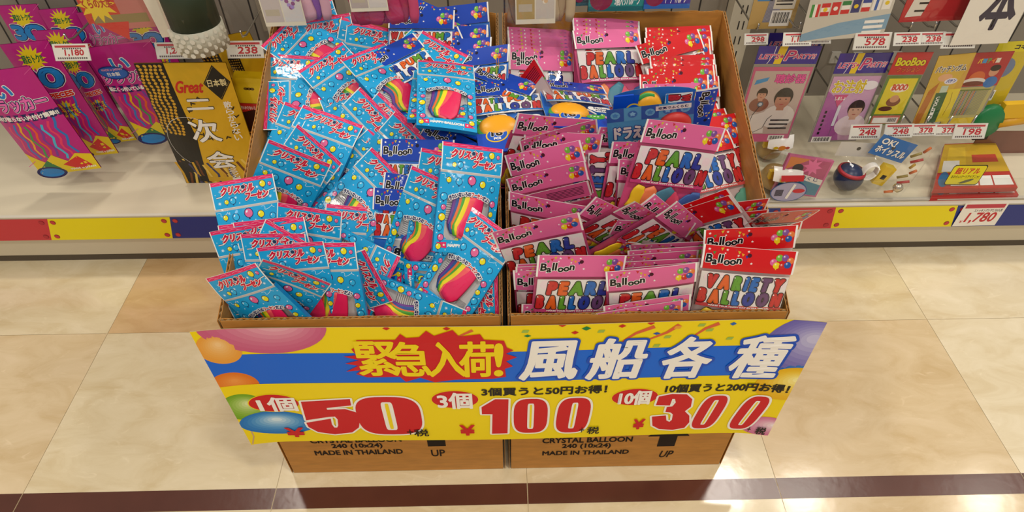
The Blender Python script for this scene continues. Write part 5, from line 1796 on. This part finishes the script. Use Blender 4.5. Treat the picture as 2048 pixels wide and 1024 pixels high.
def portrait(a, x, y, s, hair, skin, shirt, z):
    """plain printed head and shoulders"""
    k = a.w / a.h
    a.O(x, y - s * 1.75 * k, s * 1.5, s * 1.25, z, ink(shirt))
    a.P([(x - s * .3, y - s * .3 * k), (x + s * .3, y - s * .3 * k), (x + s * .34, y - s * 1.1 * k), (x - s * .34, y - s * 1.1 * k)], z + .06, ink(skin))
    a.O(x, y + s * .22 * k, s * .82, s * .95, z + .1, ink(hair))
    a.O(x, y - s * .1 * k, s * .66, s * .84, z + .16, ink(skin))
    a.P([(x - s * .66, y + s * .25 * k), (x + s * .66, y + s * .25 * k), (x + s * .5, y + s * .8 * k), (x - s * .5, y + s * .8 * k)], z + .2, ink(hair))
    for q in (-.26, .26):
        a.O(x + q * s, y + .02 * s, s * .1, s * .05, z + .24, BLACK, 8)
    a.O(x, y - s * .5 * k, s * .2, s * .05, z + .24, ink(0xA8524A), 8)

def party_pack(tl, tr, bl, Y, label, hd, draw, group=None, lean=0.0, name='party_goods_pack', backm=None):
    e, w, h = hang(tl, tr, bl, Y, name, label, 'party pack', group, lean)
    if hd:
        a = Art(w, h)
        hd(a)
        a.build('header_card', e)
    b = Art(w, h)
    draw(b)
    b.build('printed_card', e)
    backing(e, w, h, backm or ink(0x8C8880, .4), 5)
    sleeve(e, w, h, 7, 1.6)
    return e, w, h

def doctor(b):
    b.R(.02, .0, .98, .80, .3, ink(0xC0587E)); b.R(.06, .09, .95, .76, .4, ink(0xB9A79E))
    for z, m, q in ((.5, ink(0x7A1E5A), 1.2), (.6, ink(0xE0509A), .5)):
        b.T('聴診器', .42, .64, .92, .73, z, m, q)
    b.P([(.1, .62), (.3, .66), (.32, .7), (.12, .67)], .5, ink(0x3E8AC0))
    portrait(b, .28, .52, .11, 0x2A1E1C, 0xC09078, 0x8A5A4A, .6)
    portrait(b, .66, .47, .19, 0x2A2220, 0xB4806A, 0xD6CEC8, .9)
    b.P([(.1, .1), (.5, .1), (.42, .34), (.2, .3)], 1.0, ink(0xD8D0CA))
    b.O(.3, .42, .05, .05, 1.3, ink(0x5A6A7A)); b.O(.3, .42, .03, .03, 1.4, ink(0xB8C0C8))
    b.L([(.3, .4), (.22, .3), (.2, .18), (.32, .11), (.46, .16), (.5, .26), (.56, .3)], 1.3, 1.3, ink(0x2A2C34))
    for i in range(3):
        b.R(.56, .15 + i * .045, .88, .165 + i * .045, 1.3, BLACK, 1, 1)
    b.R(.02, 0, .98, .085, .6, ink(0xC8608A)); b.bars(.62, .015, .9, .075, .7)
def pheader(y0):
    return lambda a: party_header(a, y0)
party_pack((1540, 66), (1650, 64), (1500, 240), .78, 'party pack with purple header hanging behind the doctor pack', pheader(.80), lambda b: (b.R(.03, 0, .97, .78, .3, ink(0x5A3A5E)), portrait(b, .75, .5, .12, 0x2A2220, 0x9A7A6A, 0x6A5A62, .5)), 'party packs with purple headers')
party_pack((1519, 92), (1645, 92), (1497, 283), .70, 'pink party pack picturing a man in a white coat with a stethoscope', pheader(.83), doctor, 'party packs with purple headers')
def nurse(b):
    b.R(.04, .02, .96, .76, .3, ink(0xC79AC0)); b.P([(.04, .02), (.6, .02), (.3, .5), (.04, .6)], .4, ink(0xA6589E))
    portrait(b, .72, .38, .2, 0x3A2822, 0xD0A490, 0xE0D0DA, .6); b.O(.8, .66, .16, .1, 1.2, ink(0xE6E2EA))
    for z, m, q in ((1.3, WHITE, 2.0), (1.4, ink(0xD2B818), .9)):
        b.T('お注射', .1, .58, .72, .72, z, m, q)
    b.P([(.18, .56), (.46, .56), (.32, .42)], 1.25, ink(0xC8407A)); b.T('しましょ', .22, .5, .42, .54, 1.4, WHITE, .3)
    b.R(.34, .2, .4, .44, 1.3, ink(0xD8D8E4), 1, 1); b.L([(.37, .2), (.37, .08)], .8, 1.3, ink(0x7A7A8A))
    for i in range(6):
        b.R(.12, .1 + i * .05, .16, .13 + i * .05, 1.3, BLACK, 1, 1)
    b.bars(.05, -.0, .45, .07, 1.5)
party_pack((1681, 107), (1788, 105), (1632, 284), .69, 'party pack with purple header picturing a nurse and a syringe', pheader(.79), nurse, 'party packs with purple headers')
def boo_h(a):
    a.R(0, .71, 1, 1, .2, ink(0xB8242A))
    for z, m, q in ((.3, ink(0x3A1A14), 1.6), (.4, ink(0xD8C81E), .8)):
        a.T('BooBoo', .1, .83, .9, .93, z, m, q)
    a.T('クッション', .2, .745, .84, .81, .35, ink(0x3A1A14), .9); a.T('クッション', .2, .745, .84, .81, .45, ink(0xE06A28), .3)
def boo(b):
    b.R(.02, .0, .98, .70, .3, ink(0x5A7A3A)); b.R(.1, .16, .92, .66, .5, ink(0xD8C62A)); b.R(.1, .02, .92, .14, .5, ink(0xC86A5E)); b.R(.14, .03, .88, .11, .6, WHITE)
    b.O(.5, .53, .26, .14, .6, ink(0xE8E0D0)); b.T('BOOO', .3, .5, .72, .58, .7, ink(0xC8442E), .8)
    b.O(.5, .34, .2, .16, .6, ink(0x7A3A1E)); b.O(.5, .38, .13, .12, .7, ink(0xC89068)); b.O(.36, .24, .2, .08, .75, ink(0x5A2A18)); b.bars(.55, .03, .86, .11, .8)
party_pack((1795, 105), (1868, 104), (1740, 250), .68, 'narrow party pack with red header and yellow green lettering', boo_h, boo)
def gum(b):
    b.P([(0, 1), (1, 1), (.72, .35), (.55, 0), (0, 0)], .3, ink(0xC9A63E)); b.R(0, 0, 1, 1, .2, ink(0xC49A3E))
    b.P([(.0, .0), (.2, .0), (.32, .62), (.1, .5)], .4, ink(0xB06A2A))
    for z, m, q in ((.5, WHITE, 1.2), (.6, ink(0x3A2A1A), .4)):
        b.T('パッチンガム', .08, .76, .9, .85, z, m, q)
    b.O(.42, .68, .2, .12, .45, ink(0xD8A47A)); b.O(.62, .62, .18, .1, .46, ink(0xD6D2E0)); b.T('バチン', .5, .6, .76, .65, .6, ink(0x4A5A9A), .4)
    b.R(.34, .0, .72, .46, .5, ink(0x2A5A34)); b.R(.66, .0, 1, .5, .55, ink(0xD8C22E)); b.V('COOLMINT', .40, .02, .50, .40, .7, WHITE, .3)
    b.R(.42, .46, .62, .56, .6, ink(0xB8C8B4)); b.L([(.8, .1), (.85, .3), (.8, .45)], 1, .7, ink(0x8A6A1E))
party_pack((1878, 112), (1953, 105), (1825, 248), .675, 'mustard party pack with a green gum packet', None, gum, None, 0, 'prank_gum_pack', ink(0x8A6A2E))
def candle_h(a):
    a.R(0, .55, 1, 1, .2, ink(0xA8242A))
    for i, (s, c) in enumerate((('パ', 0xE0C02A), ('ー', 0x3A8AC0), ('テ', 0x4AA04A), ('ィ', 0xE07A2A), ('ー', 0xD8D0C0))):
        a.T(s, .22 + i * .11, .86, .31 + i * .11, .92, .3, ink(c), .5)
    a.O(.38, .66, .2, .2, .3, ink(0xC8602E)); a.O(.36, .62, .28, .1, .4, ink(0xD8CFC8)); a.O(.36, .59, .26, .07, .45, ink(0x6A2A1E))
    a.O(.74, .74, .12, .13, .4, ink(0xC89070)); a.O(.74, .79, .13, .09, .45, ink(0x2A1A16)); a.O(.78, .6, .17, .16, .38, ink(0x2A6AB0))
def candle(b):
    b.R(.05, .06, .95, .54, .3, ink(0xB2A96A)); b.R(.02, 0, .95, .1, .4, ink(0xD8BE1E))
    for i in range(20):
        x = .12 + i * .038
        b.L([(x, .49), (x - .02, .14)], 1.6, .5 + .01 * i, ink((0xB84A52, 0x4A6AA0, 0x8A8C74, 0x3E5A3A, 0x9A6A8A)[i % 5 if i < 12 else 2]))
    b.L([(.1, .5), (.9, .5)], 3, .8, ink(0x6A7A3A))
party_pack((1948, 106), (2030, 102), (1888, 250), .685, 'red topped pack of thin striped birthday candles', candle_h, candle, None, 0, 'candle_pack')
party_pack((2000, 84), (2075, 80), (1975, 210), .71, 'yellow pack with a purple figure at the right edge', None, lambda b: (b.R(0, 0, 1, 1, .3, ink(0xC9B22A)), b.R(.0, .84, 1, 1, .4, ink(0xD8C81E)), b.T('コキ', .5, .88, .8, .95, .5, BLACK, .5), b.O(.5, .6, .26, .3, .4, ink(0x6A7A9A)), b.O(.4, .66, .14, .16, .5, ink(0xC9BE2A)), b.O(.3, .5, .2, .14, .5, ink(0xC89AB4)), b.bars(.3, .08, .6, .25, .6)), None, 0, 'toy_pack')
# upper row
def figure(b):
    b.R(0, 0, 1, 1, .3, ink(0xB9995A)); b.P([(.1, 1), (.45, 1), (.5, .75), (.05, .7)], .4, ink(0xC8A468)); b.R(.08, .42, .42, .62, .5, ink(0x2A7AB8))
    b.P([(.3, .1), (.6, .1), (.7, 1), (.45, 1)], .5, ink(0x8A8A9A)); b.R(.46, .3, .92, .62, .6, ink(0xD8D2C4)); b.bars(.46, .04, .9, .28, .7)
    for i in range(5):
        b.R(.5, .36 + i * .05, .86, .38 + i * .05, .7, BLACK, 1, 1)
    for i in range(8):
        b.L([(.3 + i * .03, .1), (.42 + i * .03, .95)], .5, .55, ink(0x5A5A72))
party_pack((1528, -80), (1625, -82), (1506, 58), .75, 'tan and blue costume pack with bar code under the upper edge', None, figure, None, 0, 'costume_pack')
FLAGS = ((0x2E8A3A, 0xE8E4DC, 0xC8202A), (0xC8202A, 0xE8E4DC, 0xC8202A), (0xC8202A,) * 3, (0x1E7A3E, 0xE8E4DC, 0xC8202A), (0x1E2A6E,) * 3, (0x1E3A8E, 0xE8E4DC, 0xC8202A), (0xE8E4DC, 0x2E5AA8, 0xE8E4DC), (0xE8E4DC, 0xE8E4DC, 0xE8E4DC))
def flags(b):
    b.R(0, 0, 1, 1, .3, ink(0xC6C2B6)); b.P([(0, .0), (1, .1), (1, .3), (.4, .22), (0, .1)], .4, ink(0x7AA0BC)); b.P([(0, .55), (1, .52), (1, .6), (0, .62)], .4, ink(0x3A7AB4))
    for r in range(3):
        for c in range(8):
            x0, y0 = .04 + c * .118, .32 + r * .24 + c * .006
            f = FLAGS[(c + r * 3) % 8]
            horiz = (c + r) % 2
            for i in range(3):
                if horiz:
                    b.R(x0, y0 + .055 * i, x0 + .1, y0 + .055 * (i + 1), .5, ink(f[2 - i]), 1, 1)
                else:
                    b.R(x0 + .0333 * i, y0, x0 + .0333 * (i + 1), y0 + .165, .5, ink(f[i]), 1, 1)
            if f[0] == f[2] and f[0] != 0xE8E4DC or f[0] == f[1]:
                b.O(x0 + .05, y0 + .083, .026, .026, .6, ink((0xC8202A, 0xE2C21C, 0xE8E4DC)[(c + r) % 3]), 12)
    for i in range(3):
        b.R(.72, .05 + i * .07, .95, .09 + i * .07, .6, WHITE, 1, 1)
party_pack((1640, -75), (1822, -88), (1617, 82), .68, 'clear pack of little flags of many nations', None, flags, None, 0, 'flag_garland_pack')
party_pack((1838, -60), (1990, -66), (1816, 44), .70, 'red fabric pack with a white care label', None, lambda b: (b.R(0, 0, 1, 1, .3, ink(0xB8282E)), b.P([(.06, .1), (.28, .12), (.4, 1), (.16, 1)], .5, ink(0xDAD4C8)), [b.R(.16 + .03 * i, .2 + i * .15, .3 + .02 * i, .24 + i * .15, .6, BLACK, 1, 1) for i in range(5)]), None, 0, 'red_fabric_pack', ink(0x8A1E24))
def brush(b):
    b.R(0, 0, 1, 1, .3, ink(0xE6E1D6))
    for z, m, q in ((.5, ink(0x2A2440), 2.6),):
        b.T('本', .3, .18, .86, .82, z, m, q)
party_pack((1982, -90), (2110, -96), (1966, 88), .66, 'white pack with a dark brush written character at the right edge', None, brush, None, 0, 'sash_pack')

# price tags and their hooks
TAGS = [(104, 89, '1,180', 70, .66, 'left one above the magenta cracker bags'), (309, 86, '1,280', 68, .70, 'one left of the dark gold bag'), (451, 83, '238', 72, .66, 'one above the yellow star packs'),
        (1490, 68, '298', 46, .74, 'one by the shelf post'), (1568, 66, '1,180', 56, .69, 'one above the doctor pack'), (1616, 66, '1,180', 46, .70, 'one just under the flag pack'), (1712, 66, '578', 72, .68, 'one above the nurse pack'), (1790, 66, '238', 54, .675, 'above the narrow red headed pack'),
        (1838, 65, '238', 54, .677, 'right of two, above the gum pack'), (1888, 65, '478', 68, .675, 'one above the candle pack'),
        (1703, 250, '248', 61, .65, 'one under the nurse pack'), (1772, 249, '248', 56, .65, 'one under the narrow red headed pack'), (1826, 249, '378', 48, .652, 'left of the two, under the gum pack'), (1872, 249, '378', 48, .654, 'right of the two, under the candle pack'), (1912, 248, '198', 64, .65, 'one at the far right')]
for u, v, pr, wp, Y, s in TAGS:
    price_tag(u, v, pr, wp, 'white %s price tag, %s' % (pr, s), Y, tilt=-1)
    hook(u + wp * .5, v - 4, Y + .004, 'chrome peg hook at the %s price tag, %s' % (pr, s), .03 if v > 200 else 0.0)
# price card clipped to the front edge
e, w, h = hang((1932, 407), (2020, 405), (1922, 452), SY - .008, 'shelf_price_card', 'white price card reading 1,780 on the front edge of the shelf', 'price tag')
a = Art(w, h)
a.R(0, 0, 1, 1, 0, ink(0xEDE8DE, .4, .3, .05)); a.R(.05, .78, .95, .95, .1, ink(0xC03A4A, .4, .3, .05)); a.T('ストッキングシサヒも5人用', .3, .62, .94, .74, .1, BLACK, .15)
a.T('1,780', .2, .12, .86, .58, .1, ink(0xC22630, .4, .3, .05), .9, shear=.1); a.T('¥', .1, .14, .17, .26, .1, ink(0xC22630, .4, .3, .05))
a.build('price_card', e)

# ------------------------------------------------------------------ goods lying on the deck at the right
DZ = .1513
def on_deck(u, v):
    return at_z(u, v, DZ)
def capsule(u, v, r, hgt, label, yel):
    p = on_deck(u, v)
    e = empty('toy_capsule', label, 'toy capsule', loc=(p.x, p.y + r, DZ), group='round clear toy capsules')
    prof = [(r * .8, .0), (r * .97, .006), (r, .02), (r, hgt * .6), (r * .93, hgt * .82), (r * .7, hgt * .96), (.001, hgt)]
    m = MB(1); m.lathe(prof, ACRYL, 28); m.build('clear_shell', e)
    m = MB(1); m.lathe([(r * .3, .003), (r * .62, hgt * .2), (r * .7, hgt * .4), (r * .55, hgt * .62), (.001, hgt * .72)], plain(0xA8894E, .35, .3), 20, (-r * .15, 0, 0)); m.build('gold_toy', e)
    m = MB(1); m.box(-r * .7, -r * .5, hgt * .55, -r * .3, -r * .3, hgt * .8, plain(0xE0B81E, .4)); m.build('yellow_piece', e)
    # sticker wrapped over the top and an oval label on the front
    s = MB(1)
    W = WHITE
    s.add([(x, -r * (1.0 if k == 0 else .86 if k == 1 else .6) * math.sqrt(max(.05, 1 - (x / r) ** 2 * .7)) - .002, hgt * (.66, .86, 1.0)[k] + .001) for k in range(3) for x in lerp(-r * .66, r * .66, 6)], [(k * 7 + i, k * 7 + i + 1, k * 7 + i + 8, k * 7 + i + 7) for k in range(2) for i in range(6)], W, True)
    s.build('sticker', e)
    d = MB(1)
    for i, (x, c, q) in enumerate(((-.3, 0xD8B81E, .13), (.02, 0xE08A2E, .2), (.3, 0xC85A4A, .12))):
        d.add([(r * x + r * q * math.cos(t * PI / 6), -r * (.98 - .05 * abs(x)) - .0035, hgt * .74 + r * q * .7 * math.sin(t * PI / 6)) for t in range(12)], [tuple(range(12))], ink(c))
    d.build('sticker_print', e)
    o = Art(100 * r * 10, 100)
    return e, r, hgt
capsule(1548, 338, .046, .085, 'rear round toy capsule with white fruit sticker beside the right carton', 0)
e, r, hgt = capsule(1562, 404, .050, .085, 'front round toy capsule with oval bar code label beside the right carton', 1)
lab = MB(1)
for rr, m, dy in ((.033, ink(0x3E5A94), .0), (.031, ink(0xA9A6C6), .0004)):
    lab.add([(.006 + rr * 1.25 * math.cos(t * PI / 14), -r - .004 - dy, .033 + rr * .85 * math.sin(t * PI / 14)) for t in range(28)], [tuple(range(28))], m)
for k in range(10):
    x = -.024 + k * .0018
    lab.add([(x, -r - .005, .022), (x + .001, -r - .005, .022), (x + .001, -r - .005, .04), (x, -r - .005, .04)], [(0, 1, 2, 3)], BLACK)
lab.add([(.002, -r - .005, .015), (.008, -r - .005, .013), (.018, -r - .005, .054), (.012, -r - .005, .056)], [(0, 1, 2, 3)], WHITE)
lab.add([(.028 + .014 * math.cos(t * PI / 8), -r - .005, .036 + .006 * math.sin(t * PI / 8)) for t in range(16)], [tuple(range(16))], ink(0xC8303E))
lab.build('oval_label', e)
rb = MB(1)
rb.add([(-.02, -r - .006, .064), (.03, -r - .006, .064), (.03, -r - .002, .078), (-.022, -r - .002, .078)], [(0, 1, 2, 3)], ink(0xC42A34))
rb.build('red_band', e)

b0 = on_deck(1610, 400).y
def lot(b):
    b.R(0, 0, 1, .72, .5, ink(0xC0588A)); b.R(.04, .03, .96, .69, .6, ink(0xA8486E)); b.P([(.04, .03), (.96, .03), (.96, .3), (.04, .42)], .7, ink(0x1E7A9A)); b.P([(.04, .36), (.96, .24), (.96, .34), (.04, .46)], .8, ink(0xD8D4CC))
    b.T('三角くじ', .3, .31, .85, .38, .9, ink(0x2A3A6A), .3, rot=-.06); b.P([(.04, .45), (.5, .69), (.04, .69)], .8, ink(0xC8783E)); b.S(.6, .56, .22, .8, ink(0xD86A9A), 8, .5); b.R(.2, .08, .6, .2, .9, ink(0x2E9A8A)); b.T('抽選', .3, .11, .5, .17, 1.0, WHITE, .3)
    b.O(.3, .5, .12, .1, .9, ink(0x2A2430))
e, w, h = party_pack((1594, 279), (1684, 293), (1586, 388), b0 + .02, 'pink and blue lottery card box with a clear hang tab leaning on the deck', None, lot, None, -.02, 'lottery_pack', FILM)
m = MB(); m.box(-w / 2, 0, -8, w / 2, h * .72, .3, ink(0xB0507E)); m.build('box', e)

def header_bag(tl, tr, bl, Y, name, label, hm, y0):
    e, w, h = hang(tl, tr, bl, Y, name, label, 'toy pack')
    a = Art(w, h); a.R(0, y0, 1, 1, .3, hm); a.O(.5, (1 + y0) / 2 + .02, .05, .05, .4, ink(0x4A4640)); a.build('header_card', e)
    return e, w, h
e, w, h = header_bag((1683, 283), (1765, 287), (1672, 368), on_deck(1710, 372).y, 'ball_pack', 'clear bag with a dark blue and red ball under a plain white header', ink(0xC9C6C0), .68)
m = MB()
R = w * .34
m.loft([[(R * math.sin(p * PI / 12) * math.cos(t * PI / 10), R * 1.05 + R * math.cos(p * PI / 12), R * .5 + R * math.sin(p * PI / 12) * math.sin(t * PI / 10)) for t in range(20)] for p in range(1, 12)][::-1], plain(0x1C2A4E, .35))
m.build('blue_ball', e)
m = MB()
m.loft([[(R * q * math.cos(t * PI / 12), R * z, R * .5 + R * q * math.sin(t * PI / 12)) for t in range(24)] for q, z in ((.86, 1.55), (.97, 1.5), (.93, 1.68), (.8, 1.72))], plain(0xA82432, .4), False)
m.build('red_band', e)
sleeve(e, w, h * .7, 30, 4)
e, w, h = header_bag((1768, 268), (1836, 290), (1735, 360), on_deck(1780, 378).y, 'whistle_pack', 'clear bag with a yellow whistle and white cord under a blue header', ink(0x2A6AB4), .55)
a = Art(w, h)
for z, mm, q in ((.5, ink(0x16346A), 1.5), (.6, WHITE, .7)):
    a.T('OK!', .1, .82, .5, .94, z, mm, q); a.T('ホイッスル', .1, .62, .92, .78, z, mm, q)
a.build('header_print', e)
m = MB(); m.box(w * .02, h * .06, 4, w * .32, h * .48, 22, plain(0xE2BE1E, .4)); m.box(w * .1, h * .2, 22, w * .22, h * .3, 22.5, BLACK); m.build('whistle', e)
m = MB()
for k in range(5):
    m.tube([(-w * .2 + w * .16 * math.cos(t * PI / 8), h * .25 + h * .17 * math.sin(t * PI / 8), 8 + k * 3) for t in range(17)], 2.2, plain(0xE6E2DA, .7))
m.build('cord', e)
sleeve(e, w, h * .6, 34, 3)
e, w, h = hang((1835, 262), (1888, 268), (1812, 398), on_deck(1830, 404).y, 'bell_pack', 'tall clear bag of orange and brass trinkets leaning on the deck', 'toy pack')
m = MB()
for k in range(9):
    m.tube([(-w * .3 + (k * 37 % 50) / 50 * w * .5, h * (.1 + .08 * k), 6), (-w * .1 + (k * 23 % 50) / 50 * w * .4, h * (.16 + .085 * k), 14)], 3, plain((0xC8682E, 0xB8943A, 0xA82A2E, 0x8A7A3A)[k % 4], .35))
m.build('trinkets', e)
m = MB(); m.lathe([(.5, 14), (9, 12), (11, 6), (9, 0), (.5, -2)], plain(0xC9C2B2, .2, .8), 16, (0, h * .22, 8)); m.build('bell', e)
sleeve(e, w, h, 22, 4)
def card_box(corn, z0, label, top):
    tlp, trp, brp, blp = corn
    p = [at_z(*q, z0) for q in (blp, brp, trp, tlp)]
    e = empty('party_card_pack', label, 'party pack', loc=((p[0] + p[1]) / 2), group='flat red framed card packs')
    o = (p[0] + p[1]) / 2
    m = MB(1)
    q = [(v - o) for v in p]
    th = .012
    vs = [(v.x, v.y, 0) for v in q] + [(v.x, v.y, th) for v in q]
    m.add(vs, [(3, 2, 1, 0), (4, 5, 6, 7), (0, 1, 5, 4), (1, 2, 6, 5), (2, 3, 7, 6), (3, 0, 4, 7)], ink(0xB8302C))
    m.build('card', e)
    d = MB(1)
    def Q(u, v, z):
        a = q[0].lerp(q[1], u); b = q[3].lerp(q[2], u); c = a.lerp(b, v)
        return (c.x, c.y, th + z)
    def quad(u0, v0, u1, v1, z, mm):
        d.add([Q(u0, v0, z), Q(u1, v0, z), Q(u1, v1, z), Q(u0, v1, z)], [(0, 1, 2, 3)], mm)
    quad(.2, .06, .54, .26, .0003, WHITE); quad(.56, .06, .72, .26, .0003, WHITE); quad(.74, .06, .97, .26, .0003, WHITE)
    if top:
        quad(.0, .34, 1, .98, .0003, ink(0xC9A22A)); quad(.1, .5, .4, .9, .0005, ink(0xD8B42E)); quad(.5, .55, .9, .72, .0005, ink(0xB8402E)); quad(.05, .36, .3, .6, .0006, ink(0xE0DCD4))
    d.add([Q(.1 + .07 * math.cos(t * PI / 7), .2 + .16 * math.sin(t * PI / 7), .0005) for t in range(14)], [tuple(range(14))], ink(0x3A6A9A))
    d.build('card_print', e)
    f = MB(1)
    f.add([Q(u, v, .004 + .002 * math.sin(u * 9 + v * 7)) for v in lerp(0, 1, 5) for u in lerp(0, 1, 8)], [(j * 9 + i, j * 9 + i + 1, j * 9 + i + 10, j * 9 + i + 9) for j in range(5) for i in range(8)], FILM, True)
    f.build('clear_sleeve', e)
card_box([(1880, 318), (1985, 318), (2032, 398), (1858, 402)], DZ, 'lower of two flat red framed card packs on the deck', False)
card_box([(1885, 296), (1985, 292), (2030, 383), (1862, 387)], DZ + .018, 'upper of two flat red framed card packs, yellow picture on top', True)
e, w, h = hang((1910, 330), (1979, 330), (1898, 370), SY + .02, 'yellow_notice_card', 'yellow rounded notice card with red lettering on the clear fence', 'notice card')
a = Art(w, h)
pts = []
for cx, cy, a0 in ((.93, .87, 0), (.07, .87, 90), (.07, .13, 180), (.93, .13, 270)):
    for k in range(5):
        t = math.radians(a0 + k * 22.5)
        pts.append((cx + .07 * math.cos(t), cy + .13 * math.sin(t)))
a.P(pts, 0, BLACK); a.P([(.5 + (x - .5) * .96, .5 + (y - .5) * .92) for x, y in pts], .15, ink(0xE6D81E, .4, .3, .05))
a.T('超リアル', .14, .56, .84, .86, .3, ink(0xC83A26, .4, .3, .05), .6); a.T('おわらいパーツアイアニャ!', .1, .34, .92, .5, .3, BLACK, .1)
a.O(.62, .2, .2, .05, .3, ink(0x5A5A3A), 14, .4); a.L([(.4, .1), (.52, .16)], 1, .3, BLACK)
a.build('printed_card', e)
# clear fence along the front of the deck
p0, p1 = at_z(1540, 411, .153), 2.15
e = empty('acrylic_fence', 'clear acrylic fence along the right front edge of the shelf', 'shelf fence', loc=(p0.x, SY + .012, .1536))
m = MB(1); m.box(0, 0, 0, p1 - p0.x, .002, .058, ACRYL); m.build('front_sheet', e)
m = MB(1); m.box(.062, .002, 0, .064, .12, .05, ACRYL); m.build('divider', e)
m = MB(1); m.box(0, -.002, -.0002, p1 - p0.x, .006, .003, plain(0xC9C2B4, .25)); m.build('foot_rail', e)
# toy gun and a brown pack at the far right
b1 = .70
e, w, h = hang((1955, 196), (2075, 190), (1952, 272), b1, 'toy_gun', 'green and yellow toy gun at the right edge under the candle pack', 'toy')
m = MB()
m.loft([[(-w * .5 + w * .3 + w * .27 * math.cos(t * PI / 10) * s, h * .45 + h * .42 * math.sin(t * PI / 10) * s, z) for t in range(20)] for z, s in ((0, .9), (5, 1), (15, 1), (20, .9))], plain(0x1E7A46, .35)); m.build('green_body', e)
m = MB(); m.box(-w * .05, h * .55, 2, w * .5, h * .9, 18, plain(0xE0B21E, .4)); m.tube([(0, h * .4, 10), (w * .5, h * .48, 10)], h * .12, plain(0xD8A01E, .4)); m.build('yellow_barrel', e)
m = MB(); m.box(-w * .3, h * .0, 3, -w * .05, h * .2, 16, plain(0x2A1C18, .5)); m.build('grip', e)
def brown(b):
    b.R(0, 0, 1, 1, .3, ink(0x7A4A3C)); b.P([(.05, .35), (.28, .5), (.4, .42), (.3, .25), (.1, .2)], .5, ink(0xC9A67E)); b.P([(.55, .1), (1, .2), (1, .0), (.6, 0)], .5, ink(0xCDB490)); b.L([(.3, .66), (.4, .68), (.5, .65), (.62, .68), (.7, .66)], 2.5, .5, ink(0x4A241E))
party_pack((1962, 262), (2080, 262), (1950, 398), .74, 'brown printed pack behind the flat card packs at the right edge', None, brown, None, 0, 'brown_party_pack', ink(0x5A3A30))

# light blue character pack lying among the pearl packs
D0 = ((0.2120, 0.2337, 0.6161), (0.6305, 0.7712, -0.0782, 0.0395))
def blue_pack():
    W, H = 125.0, 150.0
    R = Quaternion(D0[1]).normalized().to_matrix()
    pos = Vector(D0[0]) - R @ Vector((0, H * .001, 0))
    e = empty('punch_balloon_pack', 'light blue pack with coloured lettering and a red balloon, behind the large pearl pack', 'balloon pack', Matrix.Translation(pos) @ R.to_4x4())
    a = MB()
    a.grid(lerp(-W / 2, W / 2, 12), lerp(0, H, 12), 0, ink(0x4A9ED2))
    for i in range(5):
        x = -W / 2 + i * 25
        a.rect(x, H - 26, x + 25, H, .15, ink(0x2E62B4 if i % 2 == 0 else 0x5AAAD8), 3, 3)
        a.ell(x + 12.5, H - 13, 7, 7, .3, ink(0x6AB4E0 if i % 2 == 0 else 0x3A78C0), 18)
        a.star(x + 12.5, H - 13, 5, .4, ink(0x4A90D0 if i % 2 == 0 else 0x8ACAF0), 5, .6)
    for z, m, b in ((.5, ink(0x1A4A9A), 2.6), (.7, WHITE, 1.3)):
        a.text('ドラえもん', (-52, H - 62, 20, H - 38), z, m, b, 10)
    cols = [ink(h) for h in (0x1E58B0, 0xD8582E, 0xE2A42A, 0x1E58B0, 0xC8323A, 0xD8802A, 0x2A8A4A)]
    a.text('DORAEMON', (-56, H - 84, 22, H - 70), .5, WHITE, 2.2, 10)
    a.text('DORAEMON', (-56, H - 84, 22, H - 70), .7, cols, 1.0, 10)
    a.text('パンチボール', (-50, H - 108, 24, H - 93), .5, WHITE, 2.0, 10)
    a.text('パンチボール', (-50, H - 108, 24, H - 93), .7, ink(0x16307A), 1.0, 10)
    a.rect(8, H - 12, 58, H - 3, .5, WHITE, 3, 1)
    a.text('空気でふくらむ', (12, H - 10, 54, H - 5), .6, NAVY, .2, 5)
    a.build('printed_card', e)
    m = MB()
    m.lathe([(24, -1), (23, 4), (18, 8), (9, 10), (.1, 10.5)], rubber(0xC8342E), 28, (36, H - 42, 1))
    m.build('red_balloon', e)
    backing(e, W, H, ink(0x2A6AA8), 4)
    sleeve(e, W, H, 6, 1.2)
blue_pack()
